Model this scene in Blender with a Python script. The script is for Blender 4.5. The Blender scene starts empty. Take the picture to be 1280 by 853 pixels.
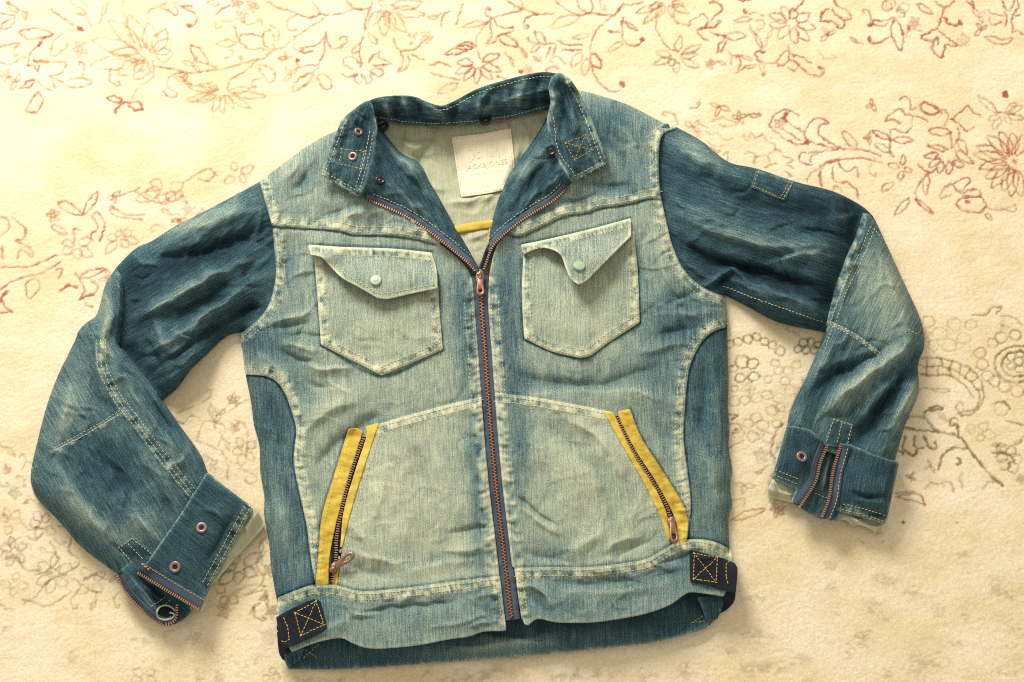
import bpy, math
import numpy as np
from mathutils import Vector

# ------------------------------------------------------------------ camera, light, exposure
SCN = bpy.context.scene
TILT = math.radians(22.0)          # the photographer leans over the jacket, from its hem side
FPX = 1545.0                       # focal length in photograph pixels (1280 wide)
DIST = 1.414                       # metres from the lens to the middle of the jacket
cam_data = bpy.data.cameras.new("camera")
cam_data.sensor_width = 36.0
cam_data.lens = 36.0 * FPX / 1280.0
cam_data.clip_start = 0.01
cam_data.clip_end = 100.0
cam = bpy.data.objects.new("camera", cam_data)
SCN.collection.objects.link(cam)
cam.location = (0.0, -DIST * math.sin(TILT), DIST * math.cos(TILT))
cam.rotation_euler = (TILT, 0.0, 0.0)
SCN.camera = cam

world = bpy.data.worlds.new("World")
SCN.world = world
world.use_nodes = True
bg = world.node_tree.nodes["Background"]
bg.inputs[0].default_value = (1.0, 0.92, 0.77, 1.0)     # light bounced about a pale room
bg.inputs[1].default_value = 0.50

win = bpy.data.lights.new("window_light", 'AREA')       # the tall window behind the collar end
win.shape = 'RECTANGLE'
win.size, win.size_y = 1.0, 0.9
win.energy = 82.0
win.color = (1.0, 0.965, 0.90)
wo = bpy.data.objects.new("window_light", win)
wo.location = (-0.90, 2.05, 1.42)
wo.rotation_euler = (Vector((0.05, -0.05, 0.0)) - Vector(wo.location)).to_track_quat('-Z', 'Y').to_euler()
SCN.collection.objects.link(wo)

vs = SCN.view_settings
vs.view_transform = 'Standard'
vs.look = 'None'
vs.exposure = 0.43
vs.gamma = 1.0
SCN.cycles.use_denoising = False
SCN.cycles.filter_width = 1.1
SCN.cycles.max_bounces = 8
SCN.cycles.diffuse_bounces = 4

# ------------------------------------------------------------------ tracing plan -> world
CAMP = np.array([0.0, -DIST * math.sin(TILT), DIST * math.cos(TILT)])
FWD = np.array([0.0, math.sin(TILT), -math.cos(TILT)])
UPV = np.array([0.0, math.cos(TILT), math.sin(TILT)])
RGT = np.array([1.0, 0.0, 0.0])

def T(P, z):
    """plan point(s) at height z (metres above the carpet) -> world"""
    P = np.asarray(P, float).reshape(-1, 2)
    z = np.broadcast_to(np.asarray(z, float), (len(P),))
    d = FWD[None] + RGT[None] * ((P[:, :1] - 640.0) / FPX) + UPV[None] * ((426.5 - P[:, 1:2]) / FPX)
    s = (z - CAMP[2]) / d[:, 2]
    return CAMP[None] + d * s[:, None]

def UNT(X):
    """world -> plan"""
    r = X - CAMP[None]
    w = r @ FWD
    return np.stack([640.0 + FPX * (r @ RGT) / w, 426.5 - FPX * (r @ UPV) / w], 1)

# ------------------------------------------------------------------ numbers
def _hash(ix, iy, seed):
    n = (ix.astype(np.int64) * 374761393 + iy.astype(np.int64) * 668265263 + seed * 2147483647) & 0x7fffffff
    n = ((n ^ (n >> 13)) * 1274126177) & 0x7fffffff
    n = ((n ^ (n >> 16)) * 1597334677) & 0x7fffffff
    return ((n >> 8) & 0xffff) / 65535.0

def vnoise(x, y, seed=0):
    ix = np.floor(x); iy = np.floor(y)
    fx = x - ix; fy = y - iy
    fx = fx * fx * fx * (fx * (fx * 6 - 15) + 10); fy = fy * fy * fy * (fy * (fy * 6 - 15) + 10)
    a = _hash(ix, iy, seed); b = _hash(ix + 1, iy, seed); c = _hash(ix, iy + 1, seed); d = _hash(ix + 1, iy + 1, seed)
    return (a + (b - a) * fx) * (1 - fy) + (c + (d - c) * fx) * fy - 0.5      # -0.5 .. 0.5

def fbm(x, y, seed=0, oct=3):
    s = 0; a = 1.0
    for o in range(oct):
        ca, sa = math.cos(0.7 * o + 0.3), math.sin(0.7 * o + 0.3)
        s = s + a * vnoise((x * ca - y * sa) * 2 ** o + 17.3 * o, (x * sa + y * ca) * 2 ** o - 9.1 * o, seed + o)
        a *= 0.5
    return s

def sst(a, b, x):
    t = np.clip((x - a) / (b - a), 0, 1)
    return t * t * (3 - 2 * t)

def spl(pts, step=4.0):
    """Catmull-Rom through points, resampled"""
    p = np.array(pts, float)
    if len(p) == 2:
        n = max(1, int(np.linalg.norm(p[1] - p[0]) / step))
        t = np.linspace(0, 1, n + 1)[:, None]
        return p[0] * (1 - t) + p[1] * t
    q = np.vstack([2 * p[0] - p[1], p, 2 * p[-1] - p[-2]])
    out = []
    for i in range(1, len(q) - 2):
        n = max(1, int(np.linalg.norm(q[i + 1] - q[i]) / step))
        t = np.linspace(0, 1, n, endpoint=False)[:, None]
        a, b, c, d = q[i - 1], q[i], q[i + 1], q[i + 2]
        out.append(0.5 * ((2 * b) + (c - a) * t + (2 * a - 5 * b + 4 * c - d) * t ** 2 + (3 * b - a - 3 * c + d) * t ** 3))
    out.append(q[-2][None])
    return np.vstack(out)

def path(*segs, step=4.0):
    """closed outline from splined runs that meet in corners; returns (outline, corners)"""
    pts = []; cor = []
    for s in segs:
        r = spl(s, step)
        cor.append(r[0]); cor.append(r[-1])
        if pts and np.linalg.norm(pts[-1] - r[0]) < 0.3:
            r = r[1:]
        pts.extend(list(r))
    if np.linalg.norm(pts[0] - pts[-1]) < 0.3:
        pts.pop()
    return np.array(pts), np.array(cor)

def pdist(P, poly, closed=False, full=False):
    """distance of points to a polyline; full: also arc length, signed side, nearest point"""
    Q = poly if not closed else np.vstack([poly, poly[:1]])
    best = np.full(len(P), 1e18); arc = np.zeros(len(P)); sg = np.zeros(len(P)); npt = np.zeros((len(P), 2)); nrm = np.zeros((len(P), 2))
    L = 0.0
    for i in range(len(Q) - 1):
        a = Q[i]; e = Q[i + 1] - a
        l2 = e @ e
        if l2 < 1e-12:
            continue
        l = math.sqrt(l2)
        rx = P[:, 0] - a[0]; ry = P[:, 1] - a[1]
        t = np.clip((rx * e[0] + ry * e[1]) / l2, 0, 1)
        dx = rx - t * e[0]; dy = ry - t * e[1]
        d = dx * dx + dy * dy
        m = d < best
        best[m] = d[m]
        if full:
            arc[m] = L + t[m] * l
            sg[m] = (e[0] * ry - e[1] * rx)[m]
            npt[m, 0] = a[0] + t[m] * e[0]; npt[m, 1] = a[1] + t[m] * e[1]
            nrm[m, 0] = e[1] / l; nrm[m, 1] = -e[0] / l
        L += l
    d = np.sqrt(best)
    if full:
        return d, arc, np.sign(sg), npt, nrm, L
    return d

def pin(P, poly):
    ins = np.zeros(len(P), bool)
    x, y = P[:, 0], P[:, 1]
    q = np.vstack([poly, poly[:1]])
    for i in range(len(q) - 1):
        x1, y1 = q[i]; x2, y2 = q[i + 1]
        if y1 == y2:
            continue
        c = ((y1 > y) != (y2 > y)) & (x < (x2 - x1) * (y - y1) / (y2 - y1) + x1)
        ins ^= c
    return ins

def offs(line, o):
    """line moved sideways by o (positive = right of travel as seen in the photograph... i.e. +normal)"""
    line = np.asarray(line, float)
    t = np.gradient(line, axis=0)
    t /= np.maximum(np.linalg.norm(t, axis=1), 1e-9)[:, None]
    return line + np.stack([-t[:, 1], t[:, 0]], 1) * o

# ------------------------------------------------------------------ materials
def mat(name):
    m = bpy.data.materials.new(name)
    m.use_nodes = True
    nt = m.node_tree
    return m, nt, nt.nodes["Principled BSDF"]

def nd(nt, typ, **kw):
    n = nt.nodes.new(typ)
    for k, v in kw.items():
        setattr(n, k, v)
    return n

def ramp(nt, stops):
    r = nt.nodes.new('ShaderNodeValToRGB')
    e = r.color_ramp.elements
    e[0].position, e[0].color = stops[0][0], (*stops[0][1], 1)
    e[1].position, e[1].color = stops[-1][0], (*stops[-1][1], 1)
    for p, c in stops[1:-1]:
        k = e.new(p); k.color = (*c, 1)
    return r

def denim(name, stops, streak=0.25, fine=0.40, bump=0.35):
    m, nt, b = mat(name)
    lk = nt.links.new
    aw = nd(nt, 'ShaderNodeAttribute', attribute_name='wash')
    ag = nd(nt, 'ShaderNodeAttribute', attribute_name='grain')
    def noise(sx, sy, det, off=0.0):
        mp = nd(nt, 'ShaderNodeMapping')
        mp.inputs['Scale'].default_value = (sx, sy, 1)
        mp.inputs['Location'].default_value = (off, off * 0.7, off)
        lk(ag.outputs['Vector'], mp.inputs['Vector'])
        n = nd(nt, 'ShaderNodeTexNoise')
        n.inputs['Scale'].default_value = 1.0
        n.inputs['Detail'].default_value = det
        lk(mp.outputs['Vector'], n.inputs['Vector'])
        return n.outputs['Fac']
    def mth(op, a, c):
        n = nd(nt, 'ShaderNodeMath', operation=op)
        for i, v in enumerate((a, c)):
            if isinstance(v, (int, float)):
                n.inputs[i].default_value = v
            else:
                lk(v, n.inputs[i])
        return n.outputs[0]
    s1 = noise(0.62, 0.030, 2.0)             # long slubby warp yarns
    s2 = noise(1.0, 0.14, 1.0, 31.0)         # short flecks
    s3 = noise(0.8, 0.55, 2.0, 77.0)        # speckle
    s4 = noise(0.07, 0.05, 4.0, 11.0)        # blotches
    v = mth('ADD', aw.outputs['Fac'], mth('MULTIPLY', mth('SUBTRACT', s1, 0.5), streak * 1.7))
    v = mth('ADD', v, mth('MULTIPLY', mth('SUBTRACT', s2, 0.5), streak * 0.9))
    v = mth('ADD', v, mth('MULTIPLY', mth('SUBTRACT', s3, 0.5), fine * 1.5))
    v = mth('ADD', v, mth('MULTIPLY', mth('SUBTRACT', s4, 0.5), 0.12))
    r = ramp(nt, stops)
    lk(v, r.inputs['Fac'])
    lk(r.outputs['Color'], b.inputs['Base Color'])
    b.inputs['Roughness'].default_value = 0.92
    b.inputs['Specular IOR Level'].default_value = 0.12
    bp = nd(nt, 'ShaderNodeBump')
    bp.inputs['Strength'].default_value = bump
    bp.inputs['Distance'].default_value = 0.0006
    lk(mth('ADD', mth('MULTIPLY', s2, 0.7), mth('MULTIPLY', s3, 0.9)), bp.inputs['Height'])
    lk(bp.outputs['Normal'], b.inputs['Normal'])
    return m

INDIGO = [(0.0, (0.005, 0.010, 0.013)), (0.2, (0.0125, 0.0335, 0.046)), (0.4, (0.044, 0.093, 0.111)),
          (0.58, (0.141, 0.206, 0.190)), (0.75, (0.318, 0.360, 0.268)), (1.0, (0.59, 0.585, 0.405))]
M_DENIM = denim("washed_denim", INDIGO)
LIN = [(0.0, (0.10, 0.12, 0.09)), (0.5, (0.32, 0.34, 0.23)), (0.8, (0.48, 0.48, 0.33)), (1.0, (0.55, 0.54, 0.38))]
M_LINING = denim("denim_reverse", LIN, streak=0.34, fine=0.42)
YEL = [(0.0, (0.20, 0.11, 0.012)), (0.5, (0.46, 0.315, 0.045)), (0.8, (0.60, 0.44, 0.075)), (1.0, (0.70, 0.56, 0.15))]
M_YELLOW = denim("yellow_cotton", YEL, streak=0.12, fine=0.2, bump=0.3)
NAVY = [(0.0, (0.010, 0.016, 0.030)), (0.5, (0.055, 0.075, 0.105)), (1.0, (0.14, 0.17, 0.21))]
M_TAPE = denim("navy_zip_tape", NAVY, streak=0.1, fine=0.25)
BLK = [(0.0, (0.004, 0.005, 0.007)), (0.5, (0.017, 0.021, 0.031)), (1.0, (0.06, 0.07, 0.08))]
M_WEB = denim("black_webbing", BLK, streak=0.25, fine=0.2, bump=0.8)
PAP = [(0.0, (0.45, 0.40, 0.28)), (0.5, (0.78, 0.69, 0.48)), (1.0, (0.86, 0.79, 0.60))]
M_LABEL = denim("woven_label", PAP, streak=0.05, fine=0.08, bump=0.15)

def plain(name, col, rough=0.6, metal=0.0, var=0.25, scale=900.0):
    m, nt, b = mat(name)
    tc = nd(nt, 'ShaderNodeTexCoord')
    n = nd(nt, 'ShaderNodeTexNoise')
    n.inputs['Scale'].default_value = scale
    nt.links.new(tc.outputs['Object'], n.inputs['Vector'])
    lo = tuple(c * (1 - var) for c in col); hi = tuple(min(1, c * (1 + var)) for c in col)
    r = ramp(nt, [(0.3, lo), (0.7, hi)])
    nt.links.new(n.outputs['Fac'], r.inputs['Fac'])
    nt.links.new(r.outputs['Color'], b.inputs['Base Color'])
    b.inputs['Roughness'].default_value = rough
    b.inputs['Metallic'].default_value = metal
    return m

M_THREAD = plain("pale_thread", (0.68, 0.63, 0.38), 0.8)
M_GOLD = plain("gold_thread", (0.72, 0.47, 0.07), 0.8)
M_COPPER = plain("copper_teeth", (0.43, 0.19, 0.12), 0.38, 0.75)
M_BRONZE = plain("aged_bronze", (0.26, 0.145, 0.105), 0.42, 0.7)
M_SNAPG = plain("celadon_snap", (0.31, 0.42, 0.28), 0.42, 0.0, 0.1)
M_SNAPB = plain("black_snap", (0.014, 0.015, 0.016), 0.28, 0.0, 0.3)
M_RIVET = plain("rosy_eyelet", (0.30, 0.195, 0.19), 0.4, 0.55)
M_HOLE = plain("eyelet_dark", (0.01, 0.01, 0.012), 0.9)
M_INK = plain("label_ink", (0.60, 0.56, 0.39), 0.9)
M_INKP = plain("label_ink_pale", (0.76, 0.70, 0.53), 0.9)
M_REDTH = plain("red_thread", (0.55, 0.08, 0.07), 0.8)

# ------------------------------------------------------------------ objects
ROOT = bpy.data.objects.new("denim_jacket", None)
ROOT.empty_display_size = 0.2
RLOC = T([(620, 470)], 0.0)[0]
ROOT.location = RLOC
ROOT["label"] = "faded blue denim zip jacket with yellow pocket trim spread out on the carpet"
ROOT["category"] = "jacket"
SCN.collection.objects.link(ROOT)

def link(name, X, quads, tris, m, parent, wash=None, grain=None, smooth=True, kind=None, label=None, local=True):
    me = bpy.data.meshes.new(name)
    X = np.asarray(X, float)
    if local:
        X = X - RLOC[None]
    quads = np.asarray(quads, np.int32).reshape(-1, 4)
    tris = np.asarray(tris, np.int32).reshape(-1, 3)
    nq, ntr = len(quads), len(tris)
    me.vertices.add(len(X)); me.vertices.foreach_set('co', X.astype(np.float32).ravel())
    me.loops.add(nq * 4 + ntr * 3)
    me.loops.foreach_set('vertex_index', np.concatenate([quads.ravel(), tris.ravel()]).astype(np.int32))
    me.polygons.add(nq + ntr)
    st = np.concatenate([np.arange(nq) * 4, nq * 4 + np.arange(ntr) * 3]).astype(np.int32)
    me.polygons.foreach_set('loop_start', st)
    me.polygons.foreach_set('use_smooth', np.full(nq + ntr, smooth, bool))
    me.update(calc_edges=True)
    me.validate()
    if wash is not None:
        a = me.attributes.new('wash', 'FLOAT', 'POINT'); a.data.foreach_set('value', wash.astype(np.float32))
        a = me.attributes.new('grain', 'FLOAT_VECTOR', 'POINT')
        g = np.zeros((len(X), 3), np.float32); g[:, :2] = grain
        a.data.foreach_set('vector', g.ravel())
    me.materials.append(m)
    o = bpy.data.objects.new(name, me)
    SCN.collection.objects.link(o)
    if parent is not None:
        o.parent = parent
    if kind:
        o["kind"] = kind
    if label:
        o["label"] = label
    return o

def grid_poly(poly, cor, step):
    lo = poly.min(0) - step; hi = poly.max(0) + step
    nx = int((hi[0] - lo[0]) / step) + 2; ny = int((hi[1] - lo[1]) / step) + 2
    gx, gy = np.meshgrid(lo[0] + np.arange(nx) * step, lo[1] + np.arange(ny) * step)
    V = np.stack([gx.ravel(), gy.ravel()], 1)
    cx, cy = np.meshgrid(lo[0] + (np.arange(nx - 1) + .5) * step, lo[1] + (np.arange(ny - 1) + .5) * step)
    keep = pin(np.stack([cx.ravel(), cy.ravel()], 1), poly).reshape(ny - 1, nx - 1)
    j, i = np.nonzero(keep)
    q = np.stack([j * nx + i, (j + 1) * nx + i, (j + 1) * nx + i + 1, j * nx + i + 1], 1)
    used, inv = np.unique(q, return_inverse=True)
    V = V[used]; q = inv.reshape(-1, 4)
    e = np.vstack([q[:, [0, 1]], q[:, [1, 2]], q[:, [2, 3]], q[:, [3, 0]]])
    key = np.sort(e, 1); code = key[:, 0].astype(np.int64) * len(V) + key[:, 1]
    u, first, cnt = np.unique(code, return_index=True, return_counts=True)
    be = e[first[cnt == 1]]
    bv = np.unique(be)
    d, arc, sg, npt, nrm, L = pdist(V[bv], poly, True, True)
    V[bv] = npt
    for c in cor:                       # keep corners crisp
        k = np.argmin(((V[bv] - c) ** 2).sum(1))
        if np.linalg.norm(V[bv[k]] - c) < 1.2 * step:
            V[bv[k]] = c
    return V, q, be, bv

class Group:
    """one draped surface: its height and its wash (wear plus some painted shade), shared by the panels sewn into it"""
    def __init__(s, base, rumple=0.0012, rscale=55.0, seed=0, grain=(0, 1), mottle=0.0):
        s.mottle = mottle; s.gain = 1.0
        s.base = base; s.strokes = []; s.grooves = []; s.puck = []; s.blobs = []; s.rumple = rumple; s.rs = rscale; s.seed = seed
        s.rolls = []; s.g = np.array(grain, float) / np.linalg.norm(grain)
    def fold(s, pts, amp, w, wear=0.02, asym=0.0):
        if not asym:
            asym = 0.75 if int(abs(pts[0][0] * 7.3 + pts[-1][1] * 3.1)) % 2 else -0.75
        s.strokes.append((spl(pts, 8.0), amp * 0.0021 * s.gain, max(w * 0.74, 2.4), wear * 0.95, asym))
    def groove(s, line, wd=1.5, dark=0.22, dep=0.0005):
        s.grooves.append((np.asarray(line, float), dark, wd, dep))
    def pucker(s, line, side, width, amp=0.6, wl=8.0, light=0.13):
        s.puck.append((line, side, width, amp * 0.001, wl, light, len(s.puck) * 7 + s.seed))
    def creases(s, poly, n, dirn, seed, amp=1.0, spread=28.0, wmin=2.6, wmax=5.0, lmin=18, lmax=60):
        rng = np.random.default_rng(seed)
        lo, hi = poly.min(0), poly.max(0)
        k = 0
        while k < n:
            c = lo + rng.random(2) * (hi - lo)
            if not pin(c[None], poly)[0]:
                continue
            k += 1
            an = math.atan2(dirn[1], dirn[0]) + math.radians(rng.normal(0, spread))
            d = np.array([math.cos(an), math.sin(an)]); nn = np.array([-d[1], d[0]])
            ln = rng.uniform(lmin, lmax); b = rng.normal(0, .14) * ln
            A = rng.uniform(.5, 1.3) * amp * rng.choice([1, 1, -1])
            s.fold([c - d * ln / 2, c + nn * b, c + d * ln / 2], A, rng.uniform(wmin, wmax), .018)
    def blob(s, u, v, ru, rv, a, rot=0.0):
        s.blobs.append((u, v, ru, rv, a, math.radians(rot)))
    def roll(s, line, r, floor):
        s.rolls.append((line, r, floor))
    def __call__(s, P):
        z = s.base(P) + np.zeros(len(P)); w = np.zeros(len(P))
        ga = P @ s.g; gb = P @ np.array([-s.g[1], s.g[0]])
        n1 = fbm(P[:, 0] / s.rs, P[:, 1] / s.rs, s.seed, 3)
        n2 = 0.28 - np.abs(fbm(P[:, 0] / (s.rs * .55) + 40, P[:, 1] / (s.rs * .8), s.seed + 9, 2)) * 1.6
        z += s.rumple * (n1 * 1.6 + n2 * 0.7)
        w += 0.05 * n2 + 0.03 * fbm(gb / 38.0, ga / 120.0, s.seed + 20, 3)
        if s.mottle:
            w += s.mottle * 1.2 * (np.clip(fbm(gb / 6.5, ga / 12, s.seed + 31, 3) + 0.05, -.3, 1))
        Pw = P + 5.0 * np.stack([fbm(P[:, 0] / 22, P[:, 1] / 22, s.seed + 51, 2), fbm(P[:, 0] / 22, P[:, 1] / 22, s.seed + 57, 2)], 1)
        z += s.rumple * 0.30 * (0.25 - np.abs(fbm((P[:, 0] + 6 * n1) / 15, P[:, 1] / 12, s.seed + 61, 2)) * 1.5)
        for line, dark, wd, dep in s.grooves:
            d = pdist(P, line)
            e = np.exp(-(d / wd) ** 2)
            w -= dark * e; z -= dep * e  # dark edge line: unfaded denim, with seam shadow put into the wash
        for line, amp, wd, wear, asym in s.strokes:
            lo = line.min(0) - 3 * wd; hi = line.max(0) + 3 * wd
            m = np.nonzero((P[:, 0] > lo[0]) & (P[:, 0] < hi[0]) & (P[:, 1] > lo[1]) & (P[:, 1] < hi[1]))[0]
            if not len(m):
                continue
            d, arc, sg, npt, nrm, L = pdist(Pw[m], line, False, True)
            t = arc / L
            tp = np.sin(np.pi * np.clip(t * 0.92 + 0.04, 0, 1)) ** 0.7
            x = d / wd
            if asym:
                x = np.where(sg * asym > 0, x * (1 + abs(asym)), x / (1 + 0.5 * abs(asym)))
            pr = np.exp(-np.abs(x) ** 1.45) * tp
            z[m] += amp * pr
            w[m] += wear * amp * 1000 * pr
        for line, side, width, amp, wl, light, sd in s.puck:
            lo = line.min(0) - width - 8; hi = line.max(0) + width + 8
            m = np.nonzero((P[:, 0] > lo[0]) & (P[:, 0] < hi[0]) & (P[:, 1] > lo[1]) & (P[:, 1] < hi[1]))[0]
            if not len(m):
                continue
            d, arc, sg, npt, nrm, L = pdist(P[m], line, False, True)
            x = d * np.where(sg * side >= 0, 1, -1)
            band = sst(-1.5, 1.0, x) * (1 - sst(width - 1, width + 5, x))
            pu = vnoise((arc + x * 0.35) / wl, x / (width * 1.5), sd) * 1.4 + vnoise((arc - x * .2) / (wl * 0.42), x / width, sd + 3) * 1.6
            mid = np.exp(-((x - width * .55) / (width * .35)) ** 2)
            z[m] += band * (0.0007 + amp * pu * 1.7)
            w[m] += band * (light * (0.25 + 0.5 * mid) + 0.30 * pu * mid) + 0.14 * np.exp(-((x - 0.8) / 1.4) ** 2) - 0.06 * np.exp(-(np.minimum(x, 0) / 3.0) ** 2) * (x < 0.5) * (x > -9)  # last term darkens outside the seam: unfaded cloth and painted edge shade
            z[m] -= 0.0005 * np.exp(-((x + 1.5) / 2.6) ** 2)
        for u, v, ru, rv, a, rot in s.blobs:
            c, q = math.cos(rot), math.sin(rot)
            x = ((P[:, 0] - u) * c + (P[:, 1] - v) * q) / ru; y = (-(P[:, 0] - u) * q + (P[:, 1] - v) * c) / rv
            w += a * np.exp(-(x * x + y * y))
        for line, r, floor in s.rolls:
            d = pdist(P, line)
            m = d < r
            if m.any():
                f = floor(P[m]) if callable(floor) else floor
                pr = np.sqrt(np.maximum(0, 1 - (1 - d[m] / r) ** 2))
                z[m] = np.where(z[m] > f, f + (z[m] - f) * pr, z[m])
        return z, w

class Sheet:
    pass

def sheet(name, out, G, parent=ROOT, m=None, wash=0.5, dz=0.0, extra=None, wf=None, step=1.7, skirt=0.0016,
          rim=0.7, grain=None, wear=0.12, wearw=2.5, label=None, floor=None):
    poly, cor = out
    V, q, be, bv = grid_poly(poly, cor, step)
    def zf(P, de=None):
        P = np.asarray(P, float)
        z, w = G(P)
        z = z + dz
        if extra is not None:
            z = z + extra(P, z)
        return z
    z, w = G(V)
    z = z + dz
    if extra is not None:
        z = z + extra(V, z)
    de = pdist(V, poly, True)
    w = w + wash + wear * np.exp(-de / wearw) * (0.6 + 0.9 * (vnoise(V[:, 0] / 6, V[:, 1] / 6, 5) + .5))
    if wf is not None:
        w = w + wf(V)
    g = np.array(grain if grain is not None else G.g, float); g = g / np.linalg.norm(g)
    # ---- turned edge
    nb = len(bv); idx = np.full(len(V), -1); idx[bv] = np.arange(nb)
    d, arc, sg, npt, nrm, L = pdist(V[bv], poly, True, True)
    area = 0.5 * np.sum(poly[:, 0] * np.roll(poly[:, 1], -1) - np.roll(poly[:, 0], -1) * poly[:, 1])
    nrm = nrm * (1 if area > 0 else -1)
    zb = z[bv]
    z2 = zb - skirt
    if floor is not None:
        z2 = np.minimum(z2, floor)
    z2 = np.maximum(z2, 0.0005)
    A = V[bv] + nrm * rim; B = V[bv] + nrm * rim * 0.9
    X = np.vstack([T(V, z), T(A, zb - np.minimum(0.0005, skirt * .4)), T(B, z2)])
    n0 = len(V)
    a, b = idx[be[:, 0]], idx[be[:, 1]]
    s1 = np.stack([be[:, 1], be[:, 0], n0 + a, n0 + b], 1)
    s2 = np.stack([n0 + b, n0 + a, n0 + nb + a, n0 + nb + b], 1)
    allP = np.vstack([V, A, B])
    W = np.concatenate([w, w[bv], w[bv]])
    gr = np.stack([allP @ np.array([-g[1], g[0]]), allP @ g], 1)
    S = Sheet()
    S.obj = link(name, X, np.vstack([q, s1, s2]), [], m or M_DENIM, parent, W, gr, label=label)
    S.zf = zf; S.poly = poly
    return S

# stitches, teeth, tubes -------------------------------------------------------------
def tubes(P0, P1, r, sag=0.0):
    """many short 4-sided threads from P0 to P1"""
    n = len(P0)
    ax = P1 - P0
    ln = np.maximum(np.linalg.norm(ax, axis=1), 1e-9)[:, None]
    ax = ax / ln
    up = np.array([0, 0, 1.0])[None]
    sd = np.cross(ax, up); sd /= np.maximum(np.linalg.norm(sd, axis=1), 1e-9)[:, None]
    uu = np.cross(sd, ax)
    rings = []
    for t, rr, dzz in ((0, .25, -.8), (.2, 1, 0.1), (.8, 1, 0.1), (1, .25, -.8)):
        c = P0 + ax * ln * t + uu * (dzz * r)
        for k in range(4):
            an = math.pi / 2 * k + math.pi / 4
            rings.append(c + sd * (math.cos(an) * r * rr) + uu * (math.sin(an) * r * rr))
    X = np.stack(rings, 1)                     # n,16,3
    f = []
    for s in range(3):
        for k in range(4):
            f.append([s * 4 + k, s * 4 + (k + 1) % 4, (s + 1) * 4 + (k + 1) % 4, (s + 1) * 4 + k])
    f = np.array(f)
    Q = (f[None] + (np.arange(n) * 16)[:, None, None]).reshape(-1, 4)
    return X.reshape(-1, 3), Q

def along(line, ds):
    """points every ds along a polyline with unit tangents"""
    line = np.asarray(line, float)
    seg = np.linalg.norm(np.diff(line, axis=0), axis=1)
    L = np.concatenate([[0], np.cumsum(seg)])
    s = np.arange(0, L[-1], ds)
    x = np.interp(s, L, line[:, 0]); y = np.interp(s, L, line[:, 1])
    e = 0.5
    x2 = np.interp(s + e, L, line[:, 0]); y2 = np.interp(s + e, L, line[:, 1])
    x1 = np.interp(s - e, L, line[:, 0]); y1 = np.interp(s - e, L, line[:, 1])
    t = np.stack([x2 - x1, y2 - y1], 1); t /= np.maximum(np.linalg.norm(t, axis=1), 1e-9)[:, None]
    return np.stack([x, y], 1), t

def stitch(lines, S, parent=None, m=None, pitch=4.6, length=3.3, r=0.00037, lift=0.00022, name="stitching"):
    XS = []; QS = []; n = 0
    rng = np.random.default_rng(len(bpy.data.objects))
    for line in lines:
        if len(line) < 2:
            continue
        p, t = along(line, pitch)
        if not len(p):
            continue
        j = rng.normal(0, 0.22, (len(p), 2))
        a = p - t * length / 2 + j; b = p + t * length / 2 + j
        zm = S.zf(p) + lift
        za = 0.5 * (S.zf(a) + lift) + .5 * zm; zb = .5 * (S.zf(b) + lift) + .5 * zm
        X, Q = tubes(T(a, za), T(b, zb), r * rng.uniform(.85, 1.15))
        XS.append(X); QS.append(Q + n); n += len(X)
    if XS:
        return link(name, np.vstack(XS), np.vstack(QS), [], m or M_THREAD, parent or S.obj, kind="stuff")

def fringe(line, S, out, n, seed, m, parent=None, ln=(2, 6)):
    """frayed yarn ends along an edge; out = plan direction they point"""
    rng = np.random.default_rng(seed)
    line = spl(line, 2)
    p = line[rng.integers(0, len(line), n)] + rng.normal(0, .6, (n, 2))
    o = np.array(out, float)
    q = p + o[None] * rng.uniform(ln[0], ln[1], (n, 1)) + rng.normal(0, 1.5, (n, 2))
    z = S.zf(p)
    X, Q = tubes(T(p, z), T(q, np.maximum(z - rng.uniform(.0005, .003, n), .001)), 0.00022)
    return link("frayed_yarn", X, Q, [], m, parent or S.obj, kind="stuff")

def boxes(C, A, B, N):
    """boxes from centres and half axes"""
    sg = np.array([[-1, -1, -1], [1, -1, -1], [1, 1, -1], [-1, 1, -1], [-.8, -.8, 1], [.8, -.8, 1], [.8, .8, 1], [-.8, .8, 1]])
    X = C[:, None] + sg[None, :, :1] * A[:, None] + sg[None, :, 1:2] * B[:, None] + sg[None, :, 2:] * N[:, None]
    f = np.array([[0, 3, 2, 1], [4, 5, 6, 7], [0, 1, 5, 4], [1, 2, 6, 5], [2, 3, 7, 6], [3, 0, 4, 7]])
    Q = (f[None] + (np.arange(len(C)) * 8)[:, None, None]).reshape(-1, 4)
    return X.reshape(-1, 3), Q

PX = 0.000915
def teeth(line, zfun, parent, pitch=1.9, half=2.0, alt=0.9, m=None, name="zip_teeth", lift=0.0009, side=0.0, hn=0.0009, wid=0.62):
    p, t = along(line, pitch)
    nrm = np.stack([-t[:, 1], t[:, 0]], 1)
    k = np.where(np.arange(len(p)) % 2 == 0, 1.0, -1.0)[:, None]
    if side:
        k = np.full((len(p), 1), side)
    c = p + nrm * k * alt
    z = zfun(p) + lift
    C = T(c, z)
    A = T(c + nrm * half, z) - C; B = T(c + t * pitch * wid, z) - C
    N = np.zeros_like(C); N[:, 2] = hn
    X, Q = boxes(C, A, B, N)
    return link(name, X, Q, [], m or M_COPPER, parent, smooth=False, kind="stuff")

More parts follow.
